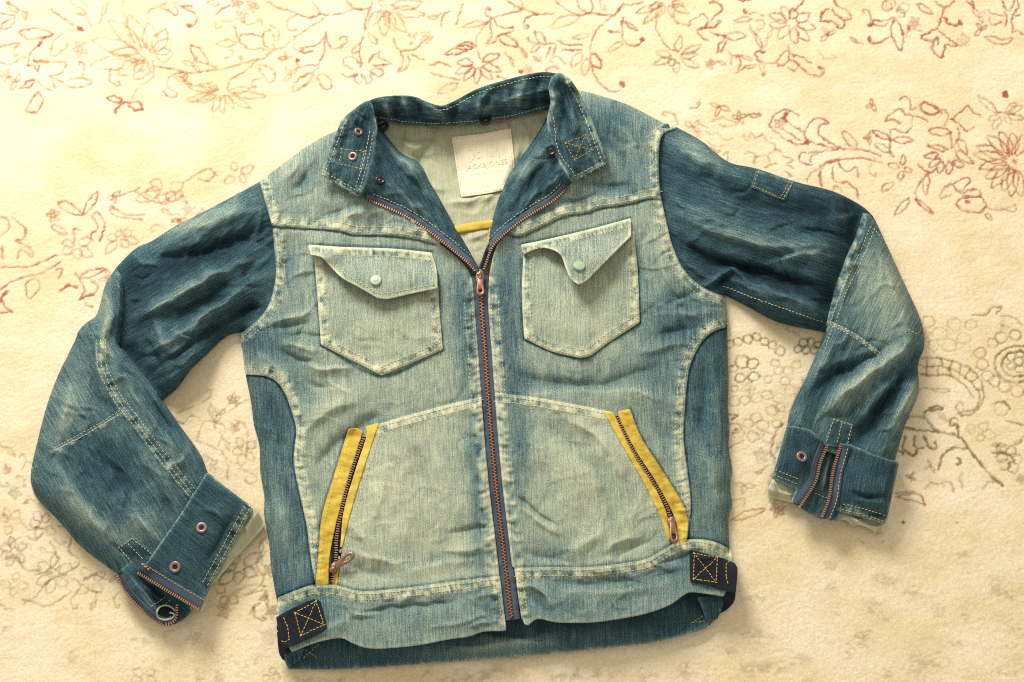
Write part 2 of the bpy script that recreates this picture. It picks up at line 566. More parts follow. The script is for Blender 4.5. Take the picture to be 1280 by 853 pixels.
def strip(name, line, w0, w1, zfun, parent, m, n=5, wash=0.5, thick=0.001, label=None, step=2.0, crown=0.0):
    """a band beside a line, from offset w0 to w1"""
    p, t = along(line, step)
    nrm = np.stack([-t[:, 1], t[:, 0]], 1)
    us = np.linspace(0, 1, n)
    P = np.concatenate([p + nrm * (w0 + (w1 - w0) * u) for u in us])
    z = zfun(P) + np.repeat(crown * (1 - (2 * us - 1) ** 2), len(p))
    X = T(P, z)
    X = np.vstack([X, T(p + nrm * w0, zfun(p + nrm * w0) - thick), T(p + nrm * w1, zfun(p + nrm * w1) - thick)])
    k = len(p)
    Q = []
    ii = np.arange(k - 1)
    for j in list(range(n - 1)):
        Q.append(np.stack([j * k + ii, j * k + ii + 1, (j + 1) * k + ii + 1, (j + 1) * k + ii], 1))
    Q.append(np.stack([n * k + ii, n * k + ii + 1, ii + 1, ii], 1))
    Q.append(np.stack([(n - 1) * k + ii, (n - 1) * k + ii + 1, (n + 1) * k + ii + 1, (n + 1) * k + ii], 1))
    arc = np.tile(np.arange(k) * step, n + 2)
    lat = np.concatenate([np.repeat(w0 + (w1 - w0) * us, k), np.full(k, w0), np.full(k, w1)])
    S = Sheet()
    W = np.full(len(X), wash) + 0.15 * fbm(arc / 30, lat / 12, 3)
    S.obj = link(name, X, np.vstack(Q), [], m, parent, W, np.stack([lat, arc], 1), label=label)
    S.zf = zfun
    return S

def rodpath(name, X, r, m, parent, ns=8, closed=False, smooth=True, kind=None):
    """a round rod along 3-D points"""
    X = np.asarray(X, float)
    n = len(X)
    t = (np.roll(X, -1, 0) - np.roll(X, 1, 0)) if closed else np.gradient(X, axis=0)
    t /= np.maximum(np.linalg.norm(t, axis=1), 1e-9)[:, None]
    ref = np.array([0, 0, 1.0])
    s = np.cross(t, ref[None]); s /= np.maximum(np.linalg.norm(s, axis=1), 1e-6)[:, None]
    u = np.cross(s, t)
    an = np.arange(ns) * 2 * math.pi / ns
    r = np.broadcast_to(np.asarray(r, float), (n,))
    V = X[:, None] + r[:, None, None] * (np.cos(an)[None, :, None] * s[:, None] + np.sin(an)[None, :, None] * u[:, None])
    Q = []
    for i in range(n if closed else n - 1):
        k = (i + 1) % n
        for j in range(ns):
            Q.append([i * ns + j, i * ns + (j + 1) % ns, k * ns + (j + 1) % ns, k * ns + j])
    return link(name, V.reshape(-1, 3), Q, [], m, parent, smooth=smooth, kind=kind)

def frame_at(S, u, v, e=4.0):
    """centre and surface axes at a plan point"""
    P = np.array([(u, v), (u + e, v), (u, v - e)], float)
    X = T(P, S.zf(P))
    a = X[1] - X[0]; a /= np.linalg.norm(a)
    b = X[2] - X[0]
    n = np.cross(a, b); n /= np.linalg.norm(n)
    b = np.cross(n, a)
    return X[0], a, b, n

def lathe(name, S, u, v, prof, m, parent, ns=28, lift=0.0, fr=None):
    """turned part: prof = [(radius, height)] in metres"""
    c, a, b, n = fr or frame_at(S, u, v)
    an = np.arange(ns) * 2 * math.pi / ns
    V = []
    for r, h in prof:
        V.append(c[None] + (np.cos(an)[:, None] * a + np.sin(an)[:, None] * b) * r + n[None] * (h + lift))
    V = np.vstack(V); k = len(prof)
    Q = [[i * ns + j, i * ns + (j + 1) % ns, (i + 1) * ns + (j + 1) % ns, (i + 1) * ns + j] for i in range(k - 1) for j in range(ns)]
    return link(name, V, Q, [], m, parent)

def snap(S, u, v, r, m, parent, name="snap_button"):
    o = lathe(name, S, u, v, [(r, -.0015), (r, .0008), (r * .96, .0016), (r * .85, .0018), (r * .72, .0017), (r * .5, .0020), (r * .02, .0022)], m, parent, lift=0.0004)
    return o

def ring_snap(S, u, v, r, parent, name="snap_socket", lift=0.0006):
    o = lathe(name, S, u, v, [(r, -.002), (r, .0012), (r * .88, .0022), (r * .72, .0020), (r * .62, .0008), (r * .4, .0006), (r * .3, .0013), (r * .02, .0014)], M_SNAPB, parent, lift=lift)
    return o

def eyelet(S, u, v, r, parent):
    o = lathe("eyelet", S, u, v, [(r, -.001), (r, .0006), (r * .88, .0012), (r * .6, .0012), (r * .46, .0006), (r * .40, -.0004)], M_RIVET, parent, lift=0.0004)
    lathe("hole", S, u, v, [(r * .42, 0.0), (r * .02, 0.0)], M_HOLE, o, lift=0.0006)
    return o

def plate(name, S, u, v, ang, outer, inner, h, m, parent, lift=0.001, tiltz=0.0):
    """flat metal piece with an eye: outer/inner rings of equal length in px (x across, y along), lifted off the cloth"""
    c, a, b, n = frame_at(S, u, v)
    ca, sa = math.cos(ang), math.sin(ang)
    ax = a * ca + b * sa; ay = -a * sa + b * ca
    outer = np.array(outer, float) * PX
    N = len(outer)
    def ring(pts, hh):
        return c[None] + pts[:, :1] * ax + pts[:, 1:] * ay + n[None] * (hh + pts[:, 1:] * tiltz)
    ctr = outer.mean(0)
    if inner is None:
        inner = ctr + (outer - ctr) * 0.02
    else:
        inner = np.array(inner, float) * PX
    mid = lambda p, q, f: p + (q - p) * f
    R = [ring(outer, lift), ring(outer, lift + h * .6), ring(mid(outer, inner, .15), lift + h), ring(mid(outer, inner, .85), lift + h), ring(inner, lift + h * .6), ring(inner, lift)]
    V = np.vstack(R)
    Q = [[i * N + j, i * N + (j + 1) % N, (i + 1) * N + (j + 1) % N, (i + 1) * N + j] for i in range(5) for j in range(N)]
    return link(name, V, Q, [], m, parent)

def ellip(cx, cy, rx, ry, n=24, p=2.0):
    an = np.arange(n) * 2 * math.pi / n
    c, s = np.cos(an), np.sin(an)
    return np.stack([cx + rx * np.sign(c) * np.abs(c) ** (2 / p), cy + ry * np.sign(s) * np.abs(s) ** (2 / p)], 1)
# ------------------------------------------------------------------ the jacket
def idw(P, items, p=2.0):
    num = np.zeros(len(P)); den = np.zeros(len(P))
    for line, zz in items:
        line = np.array(line, float)
        if len(line) == 1:
            d = np.linalg.norm(P - line[0], axis=1)
        else:
            d = pdist(P, line)
        w = 1.0 / (d + 1.5) ** p
        num += w * zz; den += w
    return num / den

sideL = spl([(300, 420), (304, 440), (306, 458), (310, 480), (315, 505), (318, 530), (325, 558), (326, 590), (331, 620), (331, 645), (337, 680), (340, 712), (347, 752)])
sideR = spl([(906, 372), (908, 400), (909, 440), (910, 480), (909, 510), (911, 535), (910, 560), (914, 585), (912, 610), (914, 632), (910, 650), (911, 690)])
shoL = spl([(325, 228), (360, 201), (395, 177), (430, 160)])
shoR = spl([(716, 112), (745, 119), (785, 132), (830, 155), (846, 160)])
armL = spl([(325, 228), (335, 263), (342, 290), (346, 330), (342, 365), (330, 392), (300, 420)])
armR = spl([(846, 160), (827, 170), (823, 200), (825, 240), (832, 275), (841, 310), (856, 340), (880, 361), (906, 372)])
yokL = spl([(341, 282), (380, 285), (423, 288), (442, 293), (484, 294), (512, 297), (543, 304)])
yokR = spl([(634, 291), (649, 295), (677, 283), (705, 270), (731, 266), (750, 260), (783, 255), (811, 248), (826, 249)])
ZC = spl([(600, 345), (603, 400), (607, 450), (612, 520), (619, 600), (626, 660), (633, 720), (640, 777)])
ZL = spl([(453, 247), (480, 258), (510, 272), (540, 292), (575, 320), (590, 334), (599, 347)])
ZR = spl([(712, 231), (693, 250), (670, 264), (646, 280), (618, 305), (607, 330), (601, 347)])
seamL = spl([(308, 468), (332, 470), (347, 478), (357, 493), (365, 514), (371, 537), (369, 558), (368, 580), (375, 616), (384, 658), (389, 697), (395, 731)])
seamR = spl([(909, 408), (890, 415), (875, 430), (863, 455), (858, 480), (855, 519), (854, 550), (858, 583), (863, 630), (860, 660), (858, 676)])
waL = spl([(348, 748), (373, 738), (394, 732), (421, 733), (453, 740), (506, 736), (559, 729), (624, 721)])
waR = spl([(644, 711), (690, 710), (733, 710), (781, 705), (807, 700), (826, 690), (844, 680), (866, 675), (892, 678), (913, 688)])
hemL = spl([(365, 814), (397, 802), (426, 797), (440, 803), (456, 809), (479, 810), (522, 806), (559, 799), (586, 795), (604, 789), (632, 788)])
hemR = spl([(660, 781), (672, 773), (693, 777), (714, 778), (746, 777), (786, 771), (812, 765), (834, 757), (847, 749), (858, 741), (870, 740), (904, 745)])
kanL = spl([(473, 531), (500, 523), (540, 512), (575, 503), (603, 497)])
kanR = spl([(620, 492), (664, 497), (716, 506), (756, 514)])

def body_base(P):
    u, v = P[:, 0], P[:, 1]
    z = 0.019 + 0.005 * np.exp(-((u - 470) / 110) ** 2 - ((v - 430) / 150) ** 2) + 0.005 * np.exp(-((u - 745) / 110) ** 2 - ((v - 430) / 150) ** 2)
    z += 0.004 * np.exp(-((u - 520) / 70) ** 2 - ((v - 620) / 80) ** 2) + 0.004 * np.exp(-((u - 730) / 80) ** 2 - ((v - 600) / 80) ** 2)
    z += 0.009 * sst(690, 790, v) * (1 - 0.5 * sst(250, 300, np.abs(u - 630)))
    z += 0.006 * np.exp(-(np.minimum(pdist(P, ZL), pdist(P, ZR)) / 28) ** 2) * (1 - sst(270, 350, v))
    return z

GB = Group(body_base, 0.0017, 52.0, 3, (0.03, 1), 0.04); GB.gain = 0.78
GB.roll(sideL, 26, 0.003); GB.roll(sideR, 24, 0.003); GB.roll(shoL, 26, 0.004); GB.roll(shoR, 24, 0.004)
F = GB.fold
# creases radiating from the arms, round the pockets, over the stomach
F([(338, 405), (360, 398), (388, 390)], 3.4, 7); F([(340, 412), (362, 408), (384, 405)], -2.6, 6)
F([(380, 455), (405, 462), (440, 462)], 3.2, 6); F([(352, 440), (372, 450), (392, 452)], -2.6, 7)
F([(385, 478), (400, 484), (415, 486)], -2.4, 6); F([(350, 425), (372, 432), (400, 436)], 2.6, 8)
F([(412, 478), (425, 486), (440, 492)], 2.4, 7)
F([(392, 585), (420, 556), (455, 528), (490, 512)], -4.0, 17); F([(380, 540), (410, 515), (450, 498)], 3.2, 14)
F([(450, 250), (425, 262), (395, 276)], -2.6, 10); F([(470, 262), (440, 268), (420, 275)], 2.2, 8)
F([(395, 205), (385, 220), (365, 238)], -3.4, 10); F([(380, 195), (368, 212), (352, 228)], 2.6, 9)
F([(360, 300), (358, 330), (365, 370)], -2.0, 10)
F([(812, 290), (800, 320), (812, 370)], -2.6, 10); F([(822, 300), (830, 340), (850, 372)], 2.6, 8)
F([(835, 380), (852, 372), (872, 380)], -3.0, 8); F([(818, 392), (850, 392), (890, 392)], 2.8, 8)
F([(815, 420), (840, 412), (866, 410)], -2.6, 9); F([(800, 440), (830, 434), (862, 432)], 2.4, 8)
F([(640, 468), (690, 480), (750, 480), (830, 455)], -3.8, 18); F([(640, 500), (700, 492), (770, 490), (845, 500)], 2.8, 13)
F([(660, 270), (690, 262), (720, 250), (760, 243)], -2.2, 8); F([(735, 225), (760, 232), (790, 230)], -2.4, 9)
F([(760, 150), (785, 170), (800, 200)], 2.6, 10); F([(745, 165), (770, 190), (785, 215)], -2.4, 9)
F([(680, 530), (720, 560), (755, 600), (770, 650)], -3.4, 16); F([(700, 520), (745, 545), (775, 590)], 2.6, 13)
F([(645, 622), (668, 640), (700, 660)], -3.0, 7); F([(648, 636), (672, 652), (700, 668)], 2.6, 7)
F([(760, 690), (775, 678), (800, 672)], 2.2, 7); F([(770, 700), (785, 688), (812, 680)], -2.0, 7)
F([(700, 690), (730, 680), (760, 660)], 2.4, 14); F([(655, 690), (690, 700), (725, 704)], -2.0, 8)
F([(515, 560), (535, 590), (540, 630)], -2.0, 14); F([(470, 580), (480, 610), (470, 650)], 2.0, 16)
F([(560, 670), (585, 660), (612, 655)], -2.6, 7); F([(555, 690), (580, 690), (612, 684)], 2.4, 8)
F([(430, 700), (450, 715), (490, 722)], -2.4, 8); F([(440, 690), (470, 700), (510, 702)], 2.2, 9)
F([(430, 650), (450, 668), (470, 700)], 2.0, 10); F([(520, 715), (560, 705), (600, 700)], 2.0, 9)
# waistband ripples
F([(438, 760), (460, 764), (520, 756), (560, 750)], -2.6, 6); F([(430, 755), (438, 765), (470, 771)], 2.8, 6)
F([(585, 750), (600, 744), (620, 742)], 2.0, 6); F([(655, 730), (680, 742), (692, 760)], 3.0, 6); F([(655, 742), (672, 752), (684, 765)], -2.4, 6)
F([(690, 728), (740, 732), (800, 722)], -2.2, 7); F([(700, 740), (760, 742), (830, 728)], 2.2, 8)
F([(830, 706), (846, 700), (860, 694)], -2.2, 6); F([(812, 726), (838, 718), (860, 712)], -2.0, 6)
F([(395, 790), (420, 780), (440, 770)], 2.0, 8)
# side panels
F([(330, 500), (345, 530), (352, 580)], -3.0, 12); F([(345, 620), (358, 660), (372, 700)], 2.6, 12); F([(352, 600), (370, 640), (378, 690)], -2.2, 9)
F([(885, 460), (878, 510), (884, 560)], -3.2, 11); F([(872, 560), (890, 590), (900, 640)], 2.4, 11); F([(895, 470), (898, 520), (900, 570)], 2.2, 9)
F([(318, 440), (335, 450), (350, 466)], 2.2, 8)
# fading of the cloth; shade beside the zip and below a pocket painted in
B = GB.blob
B(325, 425, 42, 34, -0.27); B(372, 480, 20, 30, -0.10); B(356, 330, 16, 50, -0.10); B(583, 420, 16, 80, -0.24); B(585, 360, 30, 30, -0.10)
B(560, 470, 60, 50, 0.06); B(490, 300, 80, 20, -0.02); B(400, 255, 40, 30, 0.06); B(445, 560, 50, 40, 0.04); B(500, 620, 90, 80, 0.07)
B(598, 620, 10, 90, -0.22); B(590, 560, 14, 40, -0.12); B(560, 700, 80, 8, -0.08)
B(635, 400, 20, 120, -0.24); B(650, 560, 14, 80, -0.20); B(855, 400, 48, 50, -0.26); B(830, 480, 40, 60, -0.12); B(745, 600, 70, 70, 0.08)
B(790, 230, 50, 30, -0.10); B(760, 160, 40, 30, -0.22); B(690, 690, 40, 16, -0.10); B(700, 480, 80, 20, -0.05)
B(830, 560, 20, 70, -0.06); B(620, 740, 20, 30, -0.10); B(700, 760, 40, 16, -0.06); B(380, 760, 40, 30, -0.16); B(470, 790, 60, 16, 0.05); B(880, 720, 30, 30, -0.08)
B(430, 225, 20, 20, -0.05); B(892, 500, 14, 60, -0.10); B(335, 520, 12, 40, -0.07); B(348, 640, 12, 50, 0.06); B(880, 620, 24, 50, 0.06)
for ln, sd, wd in ((armL, -1, 12), (armR, 1, 12), (yokL, -1, 13), (yokR, -1, 13), (seamL, -1, 13), (seamR, 1, 13), (waL, 1, 13), (waR, 1, 13), (kanL, 1, 11), (kanR, 1, 11)):
    GB.pucker(ln, sd, wd, 0.55, 8.0)
zedL = offs(ZC, 9.0); zedR = offs(ZC, -9.0)        # travel is downwards: right-hand side = photo left
GB.pucker(zedL, 1, 13, 0.8, 10.0, 0.14); GB.pucker(zedR, -1, 13, 0.8, 10.0, 0.14)

GB.creases(np.array([(310, 440), (400, 400), (590, 420), (600, 700), (400, 720), (340, 600)], float), 60, (0.9, 0.35), 9, .48, 35)
GB.creases(np.array([(620, 430), (800, 420), (900, 400), (900, 660), (820, 690), (650, 700)], float), 60, (0.9, -0.25), 10, .48, 35)
GB.creases(np.array([(350, 745), (620, 730), (630, 780), (480, 800), (380, 800)], float), 26, (1, -0.05), 11, .9, 18)
GB.creases(np.array([(655, 720), (850, 695), (900, 690), (850, 740), (700, 770)], float), 26, (1, -0.1), 12, .9, 18)
GB.creases(np.array([(345, 240), (420, 180), (450, 240), (540, 290), (350, 275)], float), 16, (0.8, -0.5), 13, .8, 30)
GB.creases(np.array([(720, 240), (735, 130), (820, 170), (820, 240), (660, 280)], float), 20, (0.6, 0.6), 14, .9, 35)
GB.creases(np.array([(345, 300), (390, 300), (400, 430), (330, 440)], float), 12, (0.9, -0.3), 15, 1.0, 30)
GB.creases(np.array([(800, 270), (830, 280), (900, 380), (900, 410), (800, 420)], float), 16, (0.9, 0.1), 16, 1.1, 30)
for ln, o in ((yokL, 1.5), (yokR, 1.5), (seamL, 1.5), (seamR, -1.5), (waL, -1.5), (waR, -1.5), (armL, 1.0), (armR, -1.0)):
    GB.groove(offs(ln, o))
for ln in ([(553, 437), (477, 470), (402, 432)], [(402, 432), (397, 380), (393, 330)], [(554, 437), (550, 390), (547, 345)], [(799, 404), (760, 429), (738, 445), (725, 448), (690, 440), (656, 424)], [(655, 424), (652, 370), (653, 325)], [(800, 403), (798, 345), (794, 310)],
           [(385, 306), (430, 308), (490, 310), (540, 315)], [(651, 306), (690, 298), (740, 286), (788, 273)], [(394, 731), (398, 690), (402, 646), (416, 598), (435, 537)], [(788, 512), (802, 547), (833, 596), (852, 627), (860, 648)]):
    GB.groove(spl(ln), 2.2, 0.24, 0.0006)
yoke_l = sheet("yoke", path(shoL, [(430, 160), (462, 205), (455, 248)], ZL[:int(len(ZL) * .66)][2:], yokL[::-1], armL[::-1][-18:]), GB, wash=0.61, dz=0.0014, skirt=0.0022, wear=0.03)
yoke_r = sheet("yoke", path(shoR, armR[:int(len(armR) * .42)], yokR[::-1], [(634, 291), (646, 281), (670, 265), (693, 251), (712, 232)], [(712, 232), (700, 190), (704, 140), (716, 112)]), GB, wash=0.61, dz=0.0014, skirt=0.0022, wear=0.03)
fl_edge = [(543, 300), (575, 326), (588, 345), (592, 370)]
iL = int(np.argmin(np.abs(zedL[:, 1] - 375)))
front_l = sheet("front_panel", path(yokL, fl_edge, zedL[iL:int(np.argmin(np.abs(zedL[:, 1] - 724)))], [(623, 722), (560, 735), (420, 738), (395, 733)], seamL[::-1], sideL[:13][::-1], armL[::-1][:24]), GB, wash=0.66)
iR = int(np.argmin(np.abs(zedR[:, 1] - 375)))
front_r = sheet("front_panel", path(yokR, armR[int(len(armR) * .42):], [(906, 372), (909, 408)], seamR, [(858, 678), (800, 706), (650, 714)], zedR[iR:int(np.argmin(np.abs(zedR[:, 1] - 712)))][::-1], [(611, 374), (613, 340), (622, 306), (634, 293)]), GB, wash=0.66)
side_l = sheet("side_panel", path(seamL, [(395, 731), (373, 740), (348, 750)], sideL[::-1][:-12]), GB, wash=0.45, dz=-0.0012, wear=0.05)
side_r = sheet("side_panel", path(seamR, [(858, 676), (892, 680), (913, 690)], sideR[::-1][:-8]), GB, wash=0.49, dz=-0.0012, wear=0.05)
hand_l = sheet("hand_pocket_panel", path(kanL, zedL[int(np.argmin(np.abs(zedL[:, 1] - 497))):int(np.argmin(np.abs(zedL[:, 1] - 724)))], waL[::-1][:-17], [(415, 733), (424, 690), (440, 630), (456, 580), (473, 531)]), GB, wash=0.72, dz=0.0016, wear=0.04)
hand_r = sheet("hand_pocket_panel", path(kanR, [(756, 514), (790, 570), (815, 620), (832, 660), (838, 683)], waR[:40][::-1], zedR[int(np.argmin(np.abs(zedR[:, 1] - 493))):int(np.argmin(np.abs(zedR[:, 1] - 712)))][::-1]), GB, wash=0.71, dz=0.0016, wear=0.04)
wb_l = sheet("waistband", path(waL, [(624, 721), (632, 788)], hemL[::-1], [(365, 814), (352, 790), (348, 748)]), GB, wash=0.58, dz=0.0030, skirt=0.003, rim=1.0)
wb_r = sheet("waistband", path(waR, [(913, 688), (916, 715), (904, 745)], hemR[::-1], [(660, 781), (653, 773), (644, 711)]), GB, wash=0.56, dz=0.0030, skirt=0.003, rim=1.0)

# back of the jacket, seen in the neck and below the front hem
GL = Group(lambda P: 0.009 + np.zeros(len(P)), 0.0014, 40, 61, (0.05, 1))
GL.fold([(500, 175), (520, 182), (535, 180)], 3.0, 8); GL.fold([(540, 172), (525, 195), (520, 215)], -2.6, 9); GL.fold([(560, 255), (590, 250), (620, 246)], 2.0, 6)
GL.fold([(580, 300), (590, 320), (598, 335)], 2.0, 6); GL.fold([(650, 190), (640, 215), (630, 235)], -2.0, 7)
GL.creases(np.array([(470, 165), (560, 160), (560, 250), (600, 340), (520, 200)], float), 14, (0.7, 0.7), 41, .7, 40)
GL.creases(np.array([(640, 160), (690, 140), (640, 230)], float), 8, (0.4, 0.9), 42, .8, 30)
GL.creases(np.array([(570, 250), (630, 245), (600, 340)], float), 10, (1, -0.1), 43, .6, 20)
back_in = sheet("back_lining", path([(440, 140), (560, 145), (700, 125)], [(700, 125), (700, 240), (640, 330), (606, 362)], [(606, 362), (588, 360), (450, 250)], [(450, 250), (440, 140)]), GL, m=M_LINING, wash=0.66)
GK = Group(lambda P: 0.0045 + 0.003 * np.exp(-((P[:, 1] - 800) / 30) ** 2), 0.0012, 50, 71, (0.03, 1))
GK.fold([(560, 812), (620, 806), (700, 800)], 1.6, 9, 0.06); GK.blob(560, 815, 110, 14, 0.12); GK.blob(740, 795, 70, 14, 0.08)
GK.fold([(590, 790), (640, 800), (700, 790)], 2.0, 10)
hem_b = [(361, 836), (426, 836), (506, 831), (586, 825), (660, 819), (759, 809), (812, 803), (852, 794), (881, 785), (896, 772)]
back_hem = sheet("back_waistband", path([(352, 760), (600, 740), (900, 700)], [(900, 700), (906, 740), (896, 772)], hem_b[::-1], [(361, 836), (354, 815), (352, 760)]), GK, wash=0.33, wear=0.2, skirt=0.003)
GK2 = Group(lambda P: idw(P, [([(874, 749), (895, 754)], .020), ([(896, 774), (880, 782)], .007), ([(905, 745), (905, 760)], .012)]), 0.0008, 20, 72, (0.1, 1))
hem_fold = sheet("waistband_fold", path([(872, 747), (904, 744)], [(904, 744), (902, 760), (896, 774)], [(896, 774), (884, 776), (878, 760), (872, 747)]), GK2, wash=0.28, step=1.4)
GK3 = Group(lambda P: idw(P, [([(364, 814), (380, 806)], .017), ([(362, 832), (376, 824)], .006)]), 0.0006, 20, 73, (0.1, 1))
hem_fold2 = sheet("waistband_fold", path([(358, 806), (366, 814), (380, 808)], [(380, 808), (376, 822), (362, 834)], [(362, 834), (356, 822), (358, 806)]), GK3, wash=0.30, step=1.4)

stitch([spl([(866, 778), (886, 766)]), spl([(866, 778), (882, 776)]), spl([(372, 806), (396, 822)]), spl([(398, 806), (378, 824)])], back_hem, m=M_GOLD, r=.0003)
# seams of the body
def two(line, o1, o2, a=0, b=None):
    return [offs(line, o1)[a:b], offs(line, o2)[a:b]]
stitch(two(yokL, -3, -10), yoke_l); stitch(two(yokR, -3, -10), yoke_r)
stitch(two(armL[20:], -3, -10), front_l); stitch(two(armL[:15], -3, -10), yoke_l)
stitch(two(armR[22:], 3, 10), front_r); stitch(two(armR[:22], 3, 10), yoke_r)
stitch(two(seamL, -3, -10), front_l); stitch(two(seamR, 3, 10), front_r)
k1 = int(np.argmin(np.abs(zedL[:, 1] - 380))); k2 = int(np.argmin(np.abs(zedL[:, 1] - 720)))
stitch([offs(zedL, 3)[k1:k2], offs(zedL, 12)[k1:k2]], front_l)
stitch([offs(zedR, -3)[k1:k2 - 3], offs(zedR, -12)[k1:k2 - 3]], front_r)
stitch(two(kanL, 3, 10), hand_l); stitch(two(kanR, 3, 10), hand_r)
stitch(two(waL, 3, 10) + [spl([(621, 726), (628, 784)])], wb_l, m=M_GOLD)
stitch(two(waR, 3, 10) + [spl([(652, 716), (660, 772)]), spl([(647, 714), (655, 772)])], wb_r, m=M_GOLD)
stitch([spl([(424, 727), (432, 690), (447, 633), (462, 583), (478, 535)])], hand_l)
stitch([spl([(751, 520), (784, 573), (809, 623), (826, 662)])], hand_r)

M_DULL = plain('dull_teeth', (0.42, 0.25, 0.19), 0.36, 0.75)
M_DKCORD = plain('zip_cord_brown', (0.07, 0.035, 0.03), 0.7)
# ---- main zip
GZ = lambda P: GB(P)[0] - 0.0012
tape = strip("zip_tape", ZC, -10.5, 10.5, GZ, ROOT, M_TAPE, wash=0.55, label="navy tape of the closed front zip")
main_teeth = teeth(ZC[2:-1], GZ, tape.obj, pitch=2.1, half=1.9, alt=0.9, lift=0.0012, wid=0.42, m=M_COPPER)
M_slot = rodpath("zip_cord", T(ZC[2:-1], GZ(ZC[2:-1]) + 0.0004), 0.0009, M_DKCORD, tape.obj)
GS = Sheet(); GS.zf = lambda P: GB(P)[0] + 0.0008
sl = plate("zip_slider", GS, 600, 349, -0.02, ellip(0, 0, 5.6, 8.5, 24, 3), None, 0.0032, M_BRONZE, ROOT)
plate("slider_bridge", GS, 600, 347, -0.02, ellip(0, 0, 2.2, 6.5, 20, 3), None, 0.0022, M_BRONZE, sl, lift=0.004)
pt = [(-3.0, 8), (3.0, 8)]
tab_o = np.array([(0, 8), (2.2, 7.5), (3.2, 6), (3.6, 0), (4.6, -6), (5.2, -12), (4.6, -15), (3, -17), (0, -17.6), (-3, -17), (-4.6, -15), (-5.2, -12), (-4.6, -6), (-3.6, 0), (-3.2, 6), (-2.2, 7.5)], float)
tab_i = np.array([(0, -8.6), (1.0, -8.7), (1.8, -9.2), (2.2, -10), (2.4, -11), (2.4, -12), (2.2, -13), (1.4, -13.8), (0, -14.2), (-1.4, -13.8), (-2.2, -13), (-2.4, -12), (-2.4, -11), (-2.2, -10), (-1.8, -9.2), (-1.0, -8.7)], float)
plate("pull_tab", GS, 600, 356, 0.03, tab_o, tab_i, 0.0018, M_COPPER, sl, lift=0.004)

# ---- collar and turned-back facings
crL = [(463, 134), (471, 161), (463, 205), (452, 243)]
inL = [(474, 158), (499, 190), (524, 205), (536, 227), (549, 249), (568, 283), (585, 312), (597, 334)]
lin = lambda P: GL(P)[0] + 0.002
GFL = Group(lambda P: idw(P, [(spl(crL), .047), (ZL, .0275), (spl(inL), .024), ([(510, 225)], .034)], 1.6), 0.0014, 30, 81, (0.5, 0.85), 0.12)
GFL.roll(spl(inL), 15, lin)
GFL.fold([(480, 175), (505, 200), (520, 225)], 2.6, 8, .03); GFL.fold([(490, 205), (520, 235), (545, 265)], -2.6, 9, .03); GFL.fold([(500, 195), (518, 208), (528, 222)], 2.0, 5, .04)
GFL.fold([(475, 225), (505, 245), (540, 275)], 2.2, 8, .03); GFL.blob(520, 230, 30, 18, 0.10, 50)
GFL.creases(np.array([(470, 170), (520, 210), (590, 330), (500, 265), (456, 240)], float), 22, (0.7, 0.7), 47, .8, 28, 2.4, 4, 14, 44)
face_l = sheet("collar_facing", path(crL, ZL[2:], [(599, 347), (597, 334)], inL[::-1], [(474, 158), (463, 134)]), GFL, wash=0.30, wear=0.06, floor=0.012)
stitch([offs(ZL, -9)[3:-6]], face_l)
inR = [(688, 132), (680, 155), (662, 183), (637, 218), (624, 249), (615, 280), (610, 312), (603, 336)]
crR = [(690, 125), (685, 152), (692, 190), (714, 228)]
GFR = Group(lambda P: idw(P, [(spl(crR), .046), (ZR, .0275), (spl(inR), .025), ([(660, 225)], .033)], 1.6), 0.0014, 30, 82, (-0.5, 0.85), 0.12)
GFR.roll(spl(inR), 14, lin)
GFR.fold([(685, 165), (662, 200), (645, 235)], 2.6, 8, .03); GFR.fold([(690, 195), (665, 225), (640, 262)], -2.6, 9, .03); GFR.fold([(700, 225), (670, 245), (640, 275)], 2.0, 7, .03)
GFR.blob(655, 220, 16, 34, 0.10, 30)
GFR.creases(np.array([(685, 150), (640, 225), (612, 310), (690, 250), (708, 225)], float), 22, (-0.6, 0.8), 48, .8, 28, 2.4, 4, 14, 44)
face_r = sheet("collar_facing", path(inR, [(603, 336), (601, 347)], ZR[::-1][:-1], crR[::-1]), GFR, wash=0.30, wear=0.06, floor=0.012)
stitch([offs(ZR, 9)[2:-6]], face_r)
for Z, sgn, fs in ((ZL, -1, face_l), (ZR, 1, face_r)):
    tp = strip("zip_tape", Z[1:-2], 0.5 * sgn, 6.5 * sgn, lambda P, f=fs: f.zf(P) + 0.0008, ROOT, M_TAPE, n=4, wash=0.6)
    teeth(Z[1:-2], lambda P, f=fs: f.zf(P) + 0.0006, tp.obj, pitch=3.0, half=1.6, alt=0.3, side=-sgn, lift=0.0012, wid=0.30, hn=.0011, m=M_DULL)
    rodpath("zip_cord", T(Z[1:-2], fs.zf(Z[1:-2]) + 0.0012), 0.0007, M_DKCORD, tp.obj)

